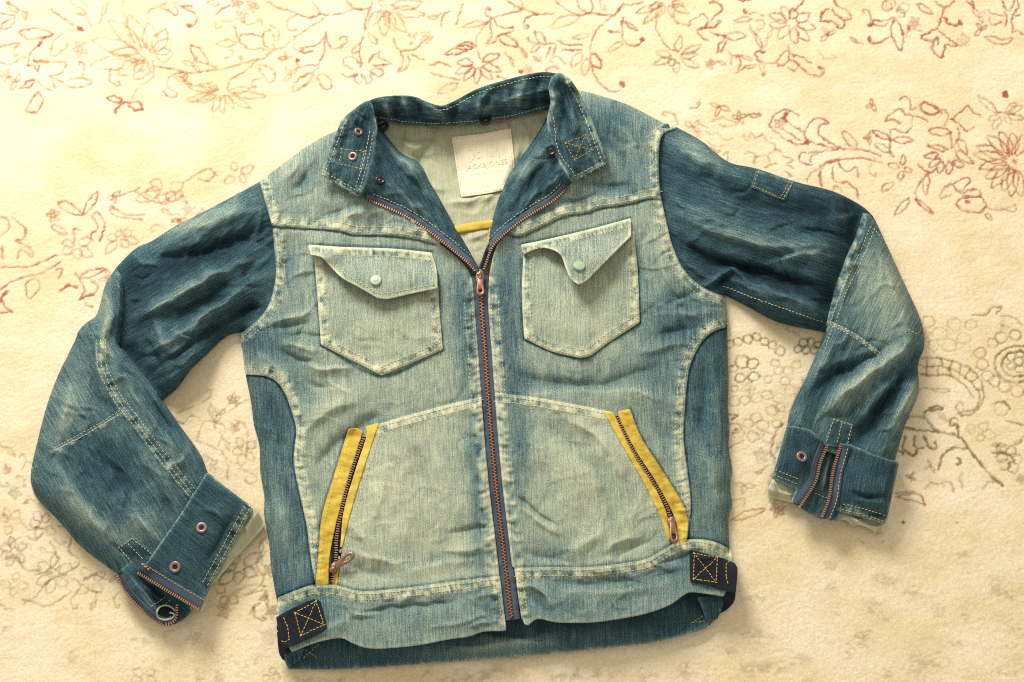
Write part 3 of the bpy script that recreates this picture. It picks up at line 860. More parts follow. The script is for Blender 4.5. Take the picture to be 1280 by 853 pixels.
topC = [(440, 143), (461, 127), (483, 121), (515, 121), (533, 128), (551, 133), (568, 127), (599, 111), (646, 97), (677, 91), (699, 93)]
botC = [(466, 150), (480, 151), (505, 155), (543, 157), (599, 154), (646, 146), (690, 134)]
GCB = Group(lambda P: idw(P, [(spl(topC), .050), (spl(botC), .016)], 1.3) + 0.008 * np.clip(1 - np.abs(pdist(P, spl(topC)) - pdist(P, spl(botC))) / 30, 0, 1), 0.0018, 26, 91, (1, 0.05), 0.14)
for a in ([(500, 124), (508, 135), (512, 150)], [(532, 130), (548, 142), (560, 152)], [(620, 108), (600, 125), (590, 148)], [(660, 98), (650, 120), (645, 140)], [(485, 124), (482, 136), (486, 148)]):
    GCB.fold(a, 2.6, 6, .035); 
for a in ([(515, 126), (525, 140), (530, 152)], [(575, 128), (572, 140), (565, 152)], [(675, 96), (668, 118), (665, 135)], [(495, 128), (494, 140), (498, 150)]):
    GCB.fold(a, -2.4, 7, .03)
GCB.fold([(575, 140), (620, 130), (680, 112)], 2.2, 6, .04)
GCB.creases(np.array([(470, 135), (515, 124), (551, 136), (600, 115), (690, 96), (690, 130), (600, 150), (480, 148)], float), 34, (0.35, 0.9), 44, .9, 30, 2.4, 4, 12, 34)
collar_b = sheet("collar", path(topC, [(699, 93), (690, 134)], botC[::-1], [(466, 150), (440, 143)]), GCB, wash=0.31, wear=0.10, floor=0.004, step=1.6)
stitch([offs(spl(topC), 5)[26:-2], offs(spl(botC), -3)], collar_b)

GTL = Group(lambda P: idw(P, [([(427, 152), (440, 140), (463, 130)], .050), ([(402, 218), (447, 244)], .0335), ([(471, 163), (452, 240)], .046), ([(412, 190)], .038)], 1.8), 0.0014, 20, 95, (-.25, 1), 0.14)
GTL.fold([(440, 150), (455, 165), (462, 190)], -1.6, 6, .04); GTL.blob(436, 205, 20, 14, 0.08)
otl = path([(471, 162), (463, 205), (452, 243), (447, 245)], [(447, 245), (402, 218)], [(402, 218), (414, 185), (427, 152)], [(427, 152), (436, 143), (461, 127), (468, 146), (471, 162)])
GTL.pucker(spl([(427, 152), (414, 185), (402, 218)]), -1, 8, 0.5, 7, .10); GTL.pucker(spl([(402, 218), (447, 245)]), -1, 8, 0.5, 7, .12)
GTL.creases(otl[0], 12, (0.5, 0.8), 45, .7, 40, 2.4, 4, 10, 26)
collar_tl = sheet("collar_end", otl, GTL, wash=0.30, wear=0.2, skirt=0.0035, rim=1.0, step=1.5)
stitch([spl([(430, 156), (418, 187), (407, 215)]), spl([(407, 216), (446, 239)]), spl([(467, 166), (459, 205), (449, 238)]), spl([(462, 166), (454, 204), (444, 235)])], collar_tl)
stitch([spl([(427, 186), (455, 190)]), spl([(455, 190), (450, 211)]), spl([(450, 211), (424, 205)]), spl([(424, 205), (427, 186)])], collar_tl, m=M_GOLD, r=.0003)
eyelet(collar_tl, 448, 165, 0.0050, collar_tl.obj); eyelet(collar_tl, 441, 196, 0.0056, collar_tl.obj)
GTR = Group(lambda P: idw(P, [([(690, 104), (700, 95), (712, 101)], .056), ([(690, 127), (685, 152), (693, 190), (713, 224)], .046), ([(716, 226), (759, 204)], .0325), ([(724, 118), (741, 155), (758, 200)], .036), ([(690, 120)], .052)], 1.8), 0.0014, 22, 96, (.3, 1), 0.14)
GTR.pucker(spl([(712, 99), (724, 118), (740, 155), (759, 203)]), 1, 8, 0.6, 7, .14); GTR.pucker(spl([(715, 226), (759, 204)]), -1, 8, .5, 7, .12)
GTR.fold([(700, 110), (704, 135), (700, 165)], -2.0, 7, .04); GTR.fold([(690, 110), (692, 128), (689, 148)], 2.4, 6, .04); GTR.fold([(712, 125), (718, 150), (715, 175)], 1.5, 8, .04)
otr = path([(686, 108), (690, 98), (699, 92), (712, 99)], [(712, 99), (724, 118), (741, 155), (759, 203)], [(759, 203), (715, 227)], [(715, 227), (693, 190), (685, 152), (689, 128), (686, 108)])
GTR.creases(otr[0], 16, (0.3, 0.9), 46, .7, 40, 2.4, 4, 10, 28)
collar_tr = sheet("collar_end", otr, GTR, wash=0.30, wear=0.22, skirt=0.0035, rim=1.0, step=1.5)
stitch([spl([(709, 104), (719, 122), (735, 157), (752, 201)]), spl([(719, 220), (752, 204)]), spl([(692, 148), (698, 188), (718, 218)])], collar_tr)
xb = [(707, 179), (732, 169), (741, 188), (718, 200)]
stitch([spl([xb[i], xb[(i + 1) % 4]]) for i in range(4)] + [spl([xb[0], xb[2]]), spl([xb[1], xb[3]])], collar_tr, m=M_GOLD, r=.0003)
ring_snap(face_r, 689, 189, 0.0064, face_r.obj, lift=0.006); ring_snap(face_l, 475, 226, 0.0052, face_l.obj)
ring_snap(back_in, 607, 157, 0.0074, back_in.obj, lift=0.013); ring_snap(back_in, 479, 161, 0.0070, back_in.obj, lift=0.008)

# ---- woven label, tape and loose thread in the neck
lq = np.array([(565, 172), (638, 161), (646, 233), (577, 246)], float)
GLB = Group(lambda P: GL(P)[0] + 0.0012 + 0.0022 * np.exp(-((P[:, 0] - 605) / 26) ** 2), 0.0004, 30, 99, (0.1, 1))
label = sheet("woven_label", path([lq[0], (602, 168), lq[1]], [lq[1], lq[2]], [lq[2], (612, 241), lq[3]], [lq[3], lq[0]]), GLB, m=M_LABEL, wash=0.72, wear=0, skirt=0.0008, step=2, label="pale woven brand label sewn inside the neck")
stitch([spl([(567, 174), (602, 170), (636, 163)]), spl([(636, 164), (643, 231)]), spl([(575, 243), (612, 239), (643, 231)]), spl([(568, 176), (577, 242)])], label, m=plain("peach_thread", (0.78, 0.52, 0.34), 0.8), r=.0003)
def wording(txt, x0, y0, x1, y1, m, parent, arch=0.0, wide=None):
    cu = bpy.data.curves.new("lettering", 'FONT')
    cu.body = txt; cu.size = 1.0; cu.resolution_u = 3
    ob = bpy.data.objects.new("lettering", cu)
    SCN.collection.objects.link(ob)
    dg = bpy.context.evaluated_depsgraph_get()
    me = bpy.data.meshes.new_from_object(ob.evaluated_get(dg))
    bpy.data.objects.remove(ob)
    co = np.zeros(len(me.vertices) * 3); me.vertices.foreach_get('co', co); co = co.reshape(-1, 3)
    mn = co.min(0); mx = co.max(0)
    a = (co[:, 0] - mn[0]) / (mx[0] - mn[0]); b = (co[:, 1] - mn[1]) / (mx[1] - mn[1])
    u = x0 + (x1 - x0) * a; v = y0 + (y1 - y0) * (1 - b) - arch * (1 - (2 * a - 1) ** 2)
    P = lq[0] + u[:, None] * (lq[1] - lq[0]) + v[:, None] * (lq[3] - lq[0]) + (u * v)[:, None] * (lq[2] - lq[1] - lq[3] + lq[0])
    X = T(P, GLB(P)[0] + 0.0004) - RLOC[None]
    me.vertices.foreach_set('co', X.ravel())
    me.materials.clear(); me.materials.append(m)
    me.update()
    o = bpy.data.objects.new("lettering", me)
    SCN.collection.objects.link(o); o.parent = parent
wording("DENIM", 0.22, 0.24, 0.76, 0.46, M_INKP, label.obj, 0.05)
wording("JACK&JONES", 0.14, 0.50, 0.88, 0.61, M_INK, label.obj)
wording("ORIGINAL", 0.22, 0.655, 0.80, 0.685, M_INKP, label.obj)
yt = strip("neck_tape", spl([(560, 290), (572, 287), (595, 283), (625, 279)]), -5.2, 5.2, lambda P: GL(P)[0] + 0.0016, ROOT, M_YELLOW, wash=0.75, crown=0.0012, label="yellow binding across the inner back")
strip("neck_tape", spl([(614, 283), (613, 296), (612, 312)]), -2.5, 2.5, lambda P: GL(P)[0] + 0.0014, ROOT, M_YELLOW, n=3, wash=0.7)
rodpath("loose_thread", T(spl([(614, 149), (622, 146), (632, 150), (636, 158), (640, 163)], 2), 0.019), 0.00035, M_REDTH, ROOT, 6)
rodpath("loose_thread", T(spl([(617, 152), (628, 151), (637, 152), (636, 164)], 2), 0.0185), 0.00035, M_REDTH, ROOT, 6)

# ---- chest pockets
def chest(pk, flap, topline, tip, snapc, st_pk, st_fl, lift, wash):
    GP = Group(lambda P: GB(P)[0] + 0.0022 * np.clip(pdist(P, pk[0], True) / 30, 0, 1), 0.0006, 40, 120 + int(tip[0]))
    for ln, w in st_pk:
        GP.pucker(ln, w, 10, 0.5, 8, .08)
    GP.blob(tip[0], tip[1] + 50, 55, 40, 0.06)
    p = sheet("chest_pocket", pk, GP, wash=wash, dz=0.0024, skirt=0.0026, step=1.7)
    stitch([l for ln, w in st_pk for l in (offs(ln, 2.5 * w), offs(ln, 9.5 * w))], p)
    GF = Group(lambda P: GP(P)[0] + 0.003 + lift(P), 0.0006, 26, 140 + int(tip[0]))
    GF.pucker(topline, 1, 9, 0.8, 6, .05)
    f = sheet("pocket_flap", flap, GF, parent=p.obj, wash=wash - 0.03, dz=0.0016, step=1.5, skirt=0.0026, rim=1.0, wear=0.24, wearw=1.6)
    stitch(st_fl, f)
    snap(f, snapc[0], snapc[1], 0.0066, M_SNAPG, f.obj)
    return p, f, GF
pkL = path([(393, 318), (540, 322)], [(540, 322), (546, 345), (549, 390), (553, 437)], [(553, 437), (477, 469)], [(477, 469), (402, 431)], [(402, 431), (398, 380), (393, 318)])
flL = path([(386, 307), (430, 310), (490, 312), (539, 317)], [(539, 317), (545, 338), (546, 360)], [(546, 360), (512, 367), (485, 373), (472, 372)], [(472, 372), (448, 358), (428, 347), (412, 331), (402, 321), (389, 318)], [(389, 318), (386, 307)])
tlL = spl([(386, 307), (430, 310), (490, 312), (539, 317)])
liftL = lambda P: 0.0095 * sst(4, 40, pdist(P, tlL)) + 0.011 * np.exp(-((P[:, 0] - 400) / 26) ** 2 - ((P[:, 1] - 322) / 10) ** 2) - 0.003 * np.exp(-((P[:, 0] - 520) / 30) ** 2)
pk_l, fl_l, GFl1 = chest(pkL, flL, tlL, (476, 372), (470, 351),
    [(spl([(541, 345), (549, 390), (553, 437)]), 1), (spl([(553, 437), (477, 469)]), 1), (spl([(477, 469), (402, 431)]), 1), (spl([(402, 431), (398, 380), (394, 325)]), 1)],
    [offs(tlL, 9), spl([(536, 320), (541, 340), (541, 356)]), spl([(541, 356), (510, 362), (480, 367), (470, 366)]), spl([(470, 366), (448, 352), (430, 341), (415, 326)])], liftL, 0.71)
GFl1.fold([(440, 322), (470, 328), (520, 326)], -1.8, 7); GFl1.fold([(420, 320), (440, 335), (455, 350)], 1.6, 6)
pkR = path([(655, 314), (720, 300), (792, 290)], [(792, 290), (797, 345), (799, 403)], [(799, 403), (760, 428), (738, 444), (725, 447)], [(725, 447), (690, 439), (656, 423)], [(656, 423), (653, 370), (655, 314)])
flR = path([(652, 307), (690, 299), (740, 287), (788, 274)], [(788, 274), (788, 295)], [(788, 295), (765, 318), (745, 338), (732, 351), (723, 355)], [(723, 355), (714, 348), (708, 335), (703, 321), (694, 313), (677, 309), (664, 313), (655, 317)], [(655, 317), (652, 307)])
tlR = spl([(652, 307), (690, 299), (740, 287), (788, 274)])
liftR = lambda P: 0.013 * sst(3, 42, pdist(P, tlR)) + 0.010 * np.exp(-((P[:, 0] - 690) / 26) ** 2 - ((P[:, 1] - 314) / 9) ** 2) + 0.003 * np.exp(-((P[:, 0] - 724) / 9) ** 2) * sst(300, 330, P[:, 1])
pk_r, fl_r, GFr1 = chest(pkR, flR, tlR, (723, 355), (724, 333),
    [(spl([(793, 310), (797, 345), (799, 403)]), 1), (spl([(799, 403), (760, 428), (738, 444), (725, 447)]), 1), (spl([(725, 447), (690, 439), (656, 423)]), 1), (spl([(656, 423), (653, 370), (654, 325)]), 1)],
    [offs(tlR, 8), spl([(783, 280), (783, 293)]), spl([(783, 294), (760, 315), (740, 336), (728, 348)])], liftR, 0.71)

# ---- hand pockets: yellow welts, copper zips
def welt(outer, inner, zl, slider, ang, tapeline):
    S1 = sheet("pocket_welt", outer, GB, m=M_YELLOW, wash=0.62, dz=0.0034, extra=lambda P, z: 0.0011 * vnoise(P[:, 0] / 9, P[:, 1] / 5, 7) + 0.0006 * vnoise(P[:, 0] / 4, P[:, 1] / 3, 8), wf=lambda P: 0.35 * vnoise(P[:, 0] / 8, P[:, 1] / 5, 9), wear=0.1, step=1.6, skirt=0.0024, label="yellow cotton welt of the hand pocket")
    S2 = sheet("pocket_welt", inner, GB, m=M_YELLOW, wash=0.66, dz=0.0030, extra=lambda P, z: 0.0006 * vnoise(P[:, 0] / 6, P[:, 1] / 5, 7), wf=lambda P: 0.3 * vnoise(P[:, 0] / 8, P[:, 1] / 5, 9), wear=0.1, step=1.4, skirt=0.0020)
    tp = strip("pocket_zip_tape", zl, -6, 6, lambda P: GB(P)[0] + 0.0019, ROOT, M_HOLE2, n=4, wash=0.3)
    teeth(zl, lambda P: GB(P)[0] + 0.0022, tp.obj, pitch=3.0, half=2.5, alt=0.3, lift=0.0011, m=M_DULL, wid=0.28, hn=.0011)
    G0 = Sheet(); G0.zf = lambda P: GB(P)[0] + 0.0030
    s = plate("zip_slider", G0, slider[0], slider[1], ang[0], ellip(0, 0, 4.4, 6.5, 24, 3), None, 0.003, M_BRONZE, ROOT)
    plate("slider_bridge", G0, slider[0], slider[1], ang[0], ellip(0, 0, 1.8, 5, 20, 3), None, 0.002, M_BRONZE, s, lift=0.0036)
    plate("pull_tab", G0, slider[0] + ang[2], slider[1] + ang[3], ang[1], tab_o * [0.95, 1.35], tab_i * [0.95, 1.35], 0.0016, M_BRONZE, s, lift=0.0038)
    return S1, S2
M_HOLE2 = denim("pocket_tape_hem_shade", BLK, 0.1, 0.1)
wl1, wl2 = welt(path([(436, 537), (446, 536), (453, 540)], [(453, 540), (436, 594), (424, 637), (416, 671), (411, 700), (410, 731)], [(410, 731), (395, 731)], [(395, 731), (399, 690), (403, 646), (417, 598), (436, 537)]),
     path([(458, 534), (473, 529)], [(473, 529), (456, 580), (440, 632), (430, 672), (424, 700), (421, 733)], [(421, 733), (415, 733)], [(415, 733), (425, 690), (430, 640), (443, 594), (458, 548), (458, 534)]),
     spl([(455, 546), (438, 594), (427, 637), (421, 671), (420, 698), (416, 728)]), (418, 711), (-0.25, 2.19, 4, -3), None)
wr1, wr2 = welt(path([(773, 515), (787, 512)], [(787, 512), (801, 547), (818, 574), (832, 596), (851, 627), (859, 648), (858, 676)], [(858, 676), (847, 680)], [(847, 680), (846, 655), (836, 630), (818, 598), (795, 563), (774, 522), (773, 515)]),
     path([(755, 514), (764, 516), (769, 521)], [(769, 521), (790, 563), (813, 600), (828, 630), (835, 650), (838, 668)], [(838, 668), (836, 676)], [(836, 676), (827, 648), (808, 608), (784, 566), (755, 514)]),
     spl([(771, 520), (791, 563), (814, 599), (831, 627), (838, 648), (843, 672)]), (839, 655), (0.12, 0.0, 1, 3), None)
stitch([spl([(440, 541), (421, 599), (407, 648), (403, 692), (399, 728)])], wl1, m=M_GOLD, r=.0003)
stitch([spl([(783, 516), (797, 549), (814, 577), (828, 599), (847, 630), (855, 650), (854, 673)])], wr1, m=M_GOLD, r=.0003)

# ---- waist straps
def strap(out, box, bar, sub, wash=0.4):
    S = sheet("waist_strap", out, GB, m=M_WEB, wash=wash, dz=0.0062, skirt=0.0026, rim=0.8, step=1.5, wear=0.1, label="black webbing strap with gold box stitching", grain=(0.3, 1))
    b = box
    stitch([spl([b[i], b[(i + 1) % 4]], 2) for i in range(4)] + [spl([b[0], b[2]], 2), spl([b[1], b[3]], 2)] + [spl(x, 2) for x in bar], S, m=M_GOLD, pitch=4.6, length=3.8, r=.00042)
    G2 = Group(lambda P: idw(P, sub[1]), 0.0004, 20, 5, (1, 0))
    sheet("strap_end", sub[0], G2, parent=S.obj, m=M_WEB, wash=wash, step=1.4, skirt=0.002)
    return S
strap(path([(346, 772), (368, 760), (392, 750), (400, 753)], [(400, 753), (404, 768), (408, 784)], [(408, 784), (398, 792), (356, 811)], [(356, 811), (350, 800), (346, 772)]),
      [(369, 766), (395, 752), (405, 781), (376, 795)], [[(355, 774), (360, 786), (361, 800)], [(361, 800), (356, 803), (350, 801)]],
      (path([(346, 780), (352, 806), (358, 812)], [(358, 812), (372, 810)], [(372, 810), (366, 820), (360, 828)], [(360, 828), (350, 818), (346, 780)]), [([(347, 785), (356, 812)], .022), ([(350, 820), (360, 828)], .005)]))
strap(path([(863, 688), (898, 697), (914, 703)], [(914, 703), (921, 710), (919, 741)], [(919, 741), (912, 740), (892, 733), (863, 726)], [(863, 726), (863, 688)]),
      [(868, 692), (897, 697), (895, 728), (867, 724)], [[(911, 702), (908, 706), (908, 722), (911, 732)]],
      (path([(904, 740), (919, 741)], [(919, 741), (917, 752), (908, 762), (897, 768)], [(897, 768), (904, 754), (904, 740)]), [([(904, 739), (919, 741)], .020), ([(897, 768), (910, 762)], .006)]))

# ---- sleeves
upLo = spl([(203, 500), (222, 484), (238, 462), (259, 442), (283, 420), (304, 414)])
upLt = spl([(325, 228), (290, 247), (250, 268), (217, 285), (190, 302), (169, 312), (145, 336)])
armLi = offs(armL, -8); armRi = offs(armR, 8)
foLin = spl([(145, 337), (152, 349), (153, 386), (149, 426), (158, 443), (180, 471), (204, 503), (224, 532), (249, 567), (259, 591)])
def upL_base(P):
    da = pdist(P, armL)
    return 0.0150 + 0.014 * sst(4, 60, da) - 0.020 * np.exp(-(pdist(P, foLin) / 20) ** 2)
GUL = Group(upL_base, 0.0018, 44, 201, (-0.87, 0.5), 0.04)
GUL.roll(upLt, 24, 0.003); GUL.roll(upLo, 22, 0.003)
F = GUL.fold
F([(330, 285), (290, 300), (240, 320), (190, 322)], -5.5, 15, .012); F([(325, 262), (280, 272), (235, 285), (195, 305)], 3.5, 14, .02)
F([(300, 330), (255, 352), (205, 380), (165, 400)], 4.5, 10, .03); F([(290, 352), (250, 378), (200, 400)], -4.0, 12, .015)
F([(330, 345), (290, 372), (240, 405), (190, 440)], 4.0, 12, .022); F([(320, 382), (280, 405), (240, 430), (200, 460)], -3.6, 12, .015)
F([(195, 400), (200, 425), (215, 440)], 3.0, 8, .03); F([(178, 420), (195, 440), (205, 465)], -3.0, 9, .015)
F([(168, 318), (180, 330), (200, 332)], 2.6, 8, .03); F([(300, 395), (312, 388), (326, 386)], -3.0, 8, .02); F([(270, 428), (240, 448), (215, 475)], 2.5, 9, .02)
GUL.blob(260, 275, 70, 20, 0.16, -28); GUL.blob(235, 325, 70, 18, -0.13, -24); GUL.blob(200, 430, 50, 30, 0.03, -30); GUL.blob(172, 390, 16, 60, -0.12); GUL.blob(270, 415, 50, 12, -0.08, -35)
GUL.creases(np.array([(320, 250), (180, 310), (160, 420), (210, 480), (300, 400), (340, 330)], float), 46, (-0.87, 0.5), 5)
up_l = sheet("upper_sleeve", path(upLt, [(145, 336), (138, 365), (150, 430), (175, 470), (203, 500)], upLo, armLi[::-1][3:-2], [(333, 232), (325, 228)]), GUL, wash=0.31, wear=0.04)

foLout = spl([(147, 717), (130, 705), (100, 681), (75, 652), (50, 626), (40, 606), (40, 586), (48, 550), (60, 505), (74, 468), (94, 427), (99, 414), (110, 403), (120, 396), (125, 384), (131, 360), (138, 346), (145, 337)])
upPoly = up_l.poly
def flr_l(P):
    return np.where(pin(P, upPoly), GUL(P)[0] + 0.0025, 0.003)
def foL_base(P):
    return 0.027 + 0.006 * np.exp(-(pdist(P, np.array([(150., 400.), (220., 580.)])) / 45) ** 2) - 0.008 * sst(620, 720, P[:, 1])
GFOL = Group(foL_base, 0.0018, 44, 221, (0.5, 0.86), 0.04)
GFOL.roll(foLout, 28, 0.003); GFOL.roll(foLin, 7, flr_l)
F = GFOL.fold
F([(130, 365), (133, 395), (128, 425), (126, 455)], 4.0, 9, .02); F([(145, 360), (143, 400), (140, 430)], -2.5, 6, .02)
F([(135, 440), (160, 480), (195, 530), (240, 590)], 2.6, 12, .02); F([(110, 455), (120, 490), (140, 520)], -2.0, 10, .02)
F([(90, 480), (80, 520), (72, 560)], 3.0, 14, .025); F([(120, 560), (150, 600), (170, 650)], -3.2, 18, .012); F([(70, 580), (100, 630), (140, 670)], 3.0, 14, .025)
F([(170, 560), (195, 600), (215, 640)], 2.4, 12, .02); F([(190, 590), (205, 620), (215, 650)], -2.2, 8, .02); F([(185, 490), (205, 520), (230, 545)], -2.4, 10, .02)
F([(160, 640), (180, 655), (200, 680)], 2.4, 9, .03); F([(235, 560), (225, 575), (212, 582)], 2.2, 6, .03)
GFOL.blob(88, 500, 26, 70, 0.12, 22); GFOL.blob(130, 385, 14, 50, 0.10); GFOL.blob(130, 585, 40, 34, -0.13, 30); GFOL.blob(110, 645, 50, 14, 0.14, 40)
GFOL.blob(180, 640, 40, 14, 0.08, 50); GFOL.blob(200, 520, 16, 40, -0.08, -35); GFOL.blob(165, 665, 20, 12, 0.10)
sm = spl([(119, 426), (121, 461), (134, 490), (145, 508), (161, 528), (196, 574), (237, 624)])
GFOL.pucker(sm, -1, 13, .45, 8, .05)
dart = spl([(150, 516), (110, 540), (66, 563)])
GFOL.pucker(dart, -1, 5, .3, 8, .10)
GFOL.creases(np.array([(140, 360), (100, 430), (50, 580), (140, 700), (240, 600), (160, 450)], float), 44, (0.5, 0.86), 6, .9)
GFOL.creases(np.array([(145, 350), (110, 420), (150, 470), (170, 460)], float), 8, (0.2, 1), 16, 1.2)
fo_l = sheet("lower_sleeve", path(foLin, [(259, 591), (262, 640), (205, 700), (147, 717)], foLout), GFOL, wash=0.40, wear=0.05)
stitch([offs(sm, -2), offs(sm, -7), offs(sm, -13)], fo_l); stitch([offs(dart, -1.5), offs(dart, 2)], fo_l); stitch([spl([(96, 423), (108, 420), (118, 420)])], fo_l, m=M_HOLE)
stitch([spl([(41, 585), (49, 581)])], fo_l)
vent_l = sheet("cuff_vent", path([(147, 684), (166, 671)], [(166, 671), (195, 694)], [(195, 694), (172, 714)], [(172, 714), (147, 684)]), GFOL, parent=fo_l.obj, wash=0.26, dz=0.0016, step=1.5)
stitch([spl([(149, 685), (166, 673)])], vent_l, m=M_GOLD, r=.0005); stitch([spl([(167, 675), (190, 693)]), spl([(152, 688), (166, 705)]), spl([(161, 681), (178, 698)])], vent_l)

# left cuff, unzipped and folded over
GU1 = Group(lambda P: idw(P, [([(150, 718), (192, 692)], .020), ([(165, 745), (205, 778)], .016), ([(235, 750)], .008)]), 0.0012, 25, 231, (0.6, 0.8))
GU1.roll(spl([(148, 719), (161, 743), (189, 771), (206, 780)]), 8, 0.004)
GU1.fold([(175, 722), (195, 742), (215, 755)], -3, 7, .03); GU1.fold([(165, 722), (185, 748), (200, 765)], 3, 7, .03)
under_l = sheet("cuff_under_flap", path([(147, 716), (170, 699), (196, 690)], [(196, 690), (240, 715), (238, 762), (226, 776)], [(226, 776), (214, 781), (206, 780), (189, 771), (161, 743), (147, 716)]), GU1, wash=0.34, step=1.6, floor=0.003, wear=.08)
cz = spl([(148, 721), (161, 744), (176, 760), (189, 771), (198, 777), (207, 780), (215, 778), (220, 771), (221, 757)], 2)
tb = strip("zip_tape", cz[:-8], -7.5, 0.5, lambda P: GU1(P)[0] + 0.0012, under_l.obj, M_TAPE, n=4, wash=0.6)
teeth(cz, lambda P: GU1(P)[0] + 0.0014, under_l.obj, pitch=3.0, half=2.0, alt=0.5, side=1, lift=0.0012, hn=0.0012, wid=0.33, m=M_DULL)
GEN = Group(lambda P: GU1(P)[0] + 0.0010, 0.0, 20, 5)
sheet("hem_opening_shade", (ellip(208, 766, 10.5, 7.5, 28), np.zeros((0, 2))), GEN, parent=under_l.obj, m=M_HOLE2, wash=0.15, wear=0, step=1.2, skirt=.0006)  # flat near-black oval, painted shade inside the rolled hem
rh = spl([(219, 764), (214, 759), (206, 757), (199, 760), (196, 767), (199, 773), (207, 775), (215, 773), (218, 768), (212, 766)], 2)
rodpath("rolled_hem", T(rh, GU1(rh)[0] + .0020), 0.0010, plain("hem_edge", (0.34, 0.38, 0.29), 0.9), under_l.obj)
stitch([spl([(190, 758), (206, 747)]), spl([(197, 762), (212, 751)])], under_l)
GLN = Group(lambda P: idw(P, [([(316, 636), (262, 730)], .017), ([(331, 658), (300, 695)], .007)]), 0.0014, 22, 232, (0.5, 0.86))
GLN.fold([(318, 645), (308, 660), (312, 675)], 2.5, 5, .03)
GLN.creases(np.array([(300, 640), (330, 658), (270, 726), (260, 716)], float), 14, (0.5, -0.85), 51, .8, 35, 2.4, 4, 10, 30)
lin_l = sheet("cuff_lining", path([(296, 628), (317, 635), (331, 657)], [(331, 657), (318, 672), (292, 700), (266, 730)], [(266, 730), (250, 728), (296, 628)]), GLN, m=M_LINING, wash=0.78, step=1.6, floor=.002)
stitch([spl([(301, 663), (318, 674)]), spl([(304, 659), (321, 670)])], lin_l, m=M_GOLD)
GC1 = Group(lambda P: idw(P, [([(259, 591), (192, 692), (175, 716)], .033), ([(316, 635), (263, 732)], .024), ([(175, 716), (250, 760)], .027), ([(250, 670)], .032)]), 0.0009, 30, 233, (0.78, 0.62))
GC1.roll(spl([(259, 591), (316, 635)]), 9, 0.012)
GC1.fold([(280, 650), (270, 640), (255, 635)], 1.8, 8, .03); GC1.fold([(292, 640), (280, 665), (262, 700)], -1.2, 6, .02)
hemc = spl([(316, 635), (263, 732)]); GC1.pucker(hemc, 1, 12, .5, 7, .06)
cuff_l = sheet("cuff", path([(259, 591), (285, 612), (316, 635)], hemc, [(263, 732), (250, 761)], [(250, 761), (215, 741), (175, 716)], [(175, 716), (192, 692), (225, 645), (259, 591)]), GC1, wash=0.30, wear=0.24, wearw=1.6, skirt=0.004, step=1.6)
stitch([offs(hemc, 3), offs(hemc, 10)], cuff_l, m=M_GOLD)
ce = spl([(174, 715), (215, 740), (251, 761)])
tc2 = strip("zip_tape", ce, -13, 1.0, lambda P: GC1(P)[0] + 0.0013, cuff_l.obj, M_TAPE, n=5, wash=0.5)
teeth(ce, lambda P: GC1(P)[0] + 0.0012, tc2.obj, pitch=3.0, half=2.2, alt=1.8, side=1, lift=0.0010, hn=0.0013, wid=0.33, m=M_DULL)
t0 = Sheet(); t0.zf = lambda P: GC1(P)[0] + 0.0014; t0.obj = tc2.obj
stitch([offs(ce, -11)], t0, m=M_GOLD, r=.0003); stitch([spl([(178, 706), (186, 712)])], t0, m=M_GOLD, r=.0006)
eyelet(cuff_l, 252, 660, 0.0058, cuff_l.obj); eyelet(cuff_l, 219, 709, 0.0060, cuff_l.obj)

# right sleeve
upRt = spl([(846, 160), (878, 178), (910, 203), (947, 212), (994, 228), (1041, 240), (1075, 257), (1090, 270)])
upRo = spl([(1045, 418), (1027, 414), (975, 403), (935, 383), (906, 368)])
foRin = spl([(1033, 408), (1044, 362), (1056, 328), (1072, 290), (1079, 266)])
def upR_base(P):
    return 0.0150 + 0.014 * sst(4, 60, pdist(P, armR)) - 0.020 * np.exp(-(pdist(P, foRin) / 18) ** 2)
GUR = Group(upR_base, 0.0018, 44, 301, (0.95, 0.31), 0.04)
GUR.roll(upRt, 22, 0.003); GUR.roll(upRo, 22, 0.003)
F = GUR.fold
F([(850, 300), (890, 325), (950, 340), (1035, 365)], -6.5, 13, .012); F([(845, 270), (900, 292), (960, 308), (1045, 310)], 4.5, 16, .02)
F([(912, 336), (950, 358), (990, 375), (1032, 392)], 5.0, 9, .02); F([(880, 358), (898, 350), (915, 338), (925, 345)], 4.5, 6, .02); F([(893, 362), (905, 352), (912, 350)], -3.5, 5, .01)
F([(845, 215), (900, 235), (960, 262), (1040, 270)], -4.0, 16, .012); F([(850, 190), (890, 205), (930, 225)], 3.0, 12, .025); F([(1040, 262), (1050, 270), (1070, 268)], 3.5, 7, .03)
F([(960, 330), (1000, 318), (1045, 322)], 3.5, 9, .03); F([(1000, 285), (1030, 290), (1055, 300)], -2.5, 9, .02); F([(1055, 250), (1062, 272), (1060, 300)], -4.0, 8, .01)
F([(840, 250), (870, 262), (900, 268)], 2.6, 9, .02); F([(850, 320), (868, 338), (885, 348)], 2.5, 7, .02)
GUR.blob(870, 185, 40, 12, 0.28, 28); GUR.blob(960, 300, 80, 12, 0.08, 10); GUR.blob(900, 250, 50, 30, 0.03); GUR.blob(1030, 262, 50, 24, -0.12, 12); GUR.blob(950, 345, 80, 12, -0.12, 18)
GUR.creases(np.array([(850, 180), (1070, 265), (1035, 400), (910, 360), (835, 290)], float), 46, (0.95, 0.31), 7)
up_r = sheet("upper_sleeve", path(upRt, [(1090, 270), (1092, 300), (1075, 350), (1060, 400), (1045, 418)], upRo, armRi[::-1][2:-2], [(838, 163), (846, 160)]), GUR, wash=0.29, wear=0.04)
lwR = spl([(906, 357), (956, 376), (1031, 402)]); GUR.pucker(lwR, 1, 4, .4, 8, .06)
stitch([offs(lwR, 1.5)], up_r)
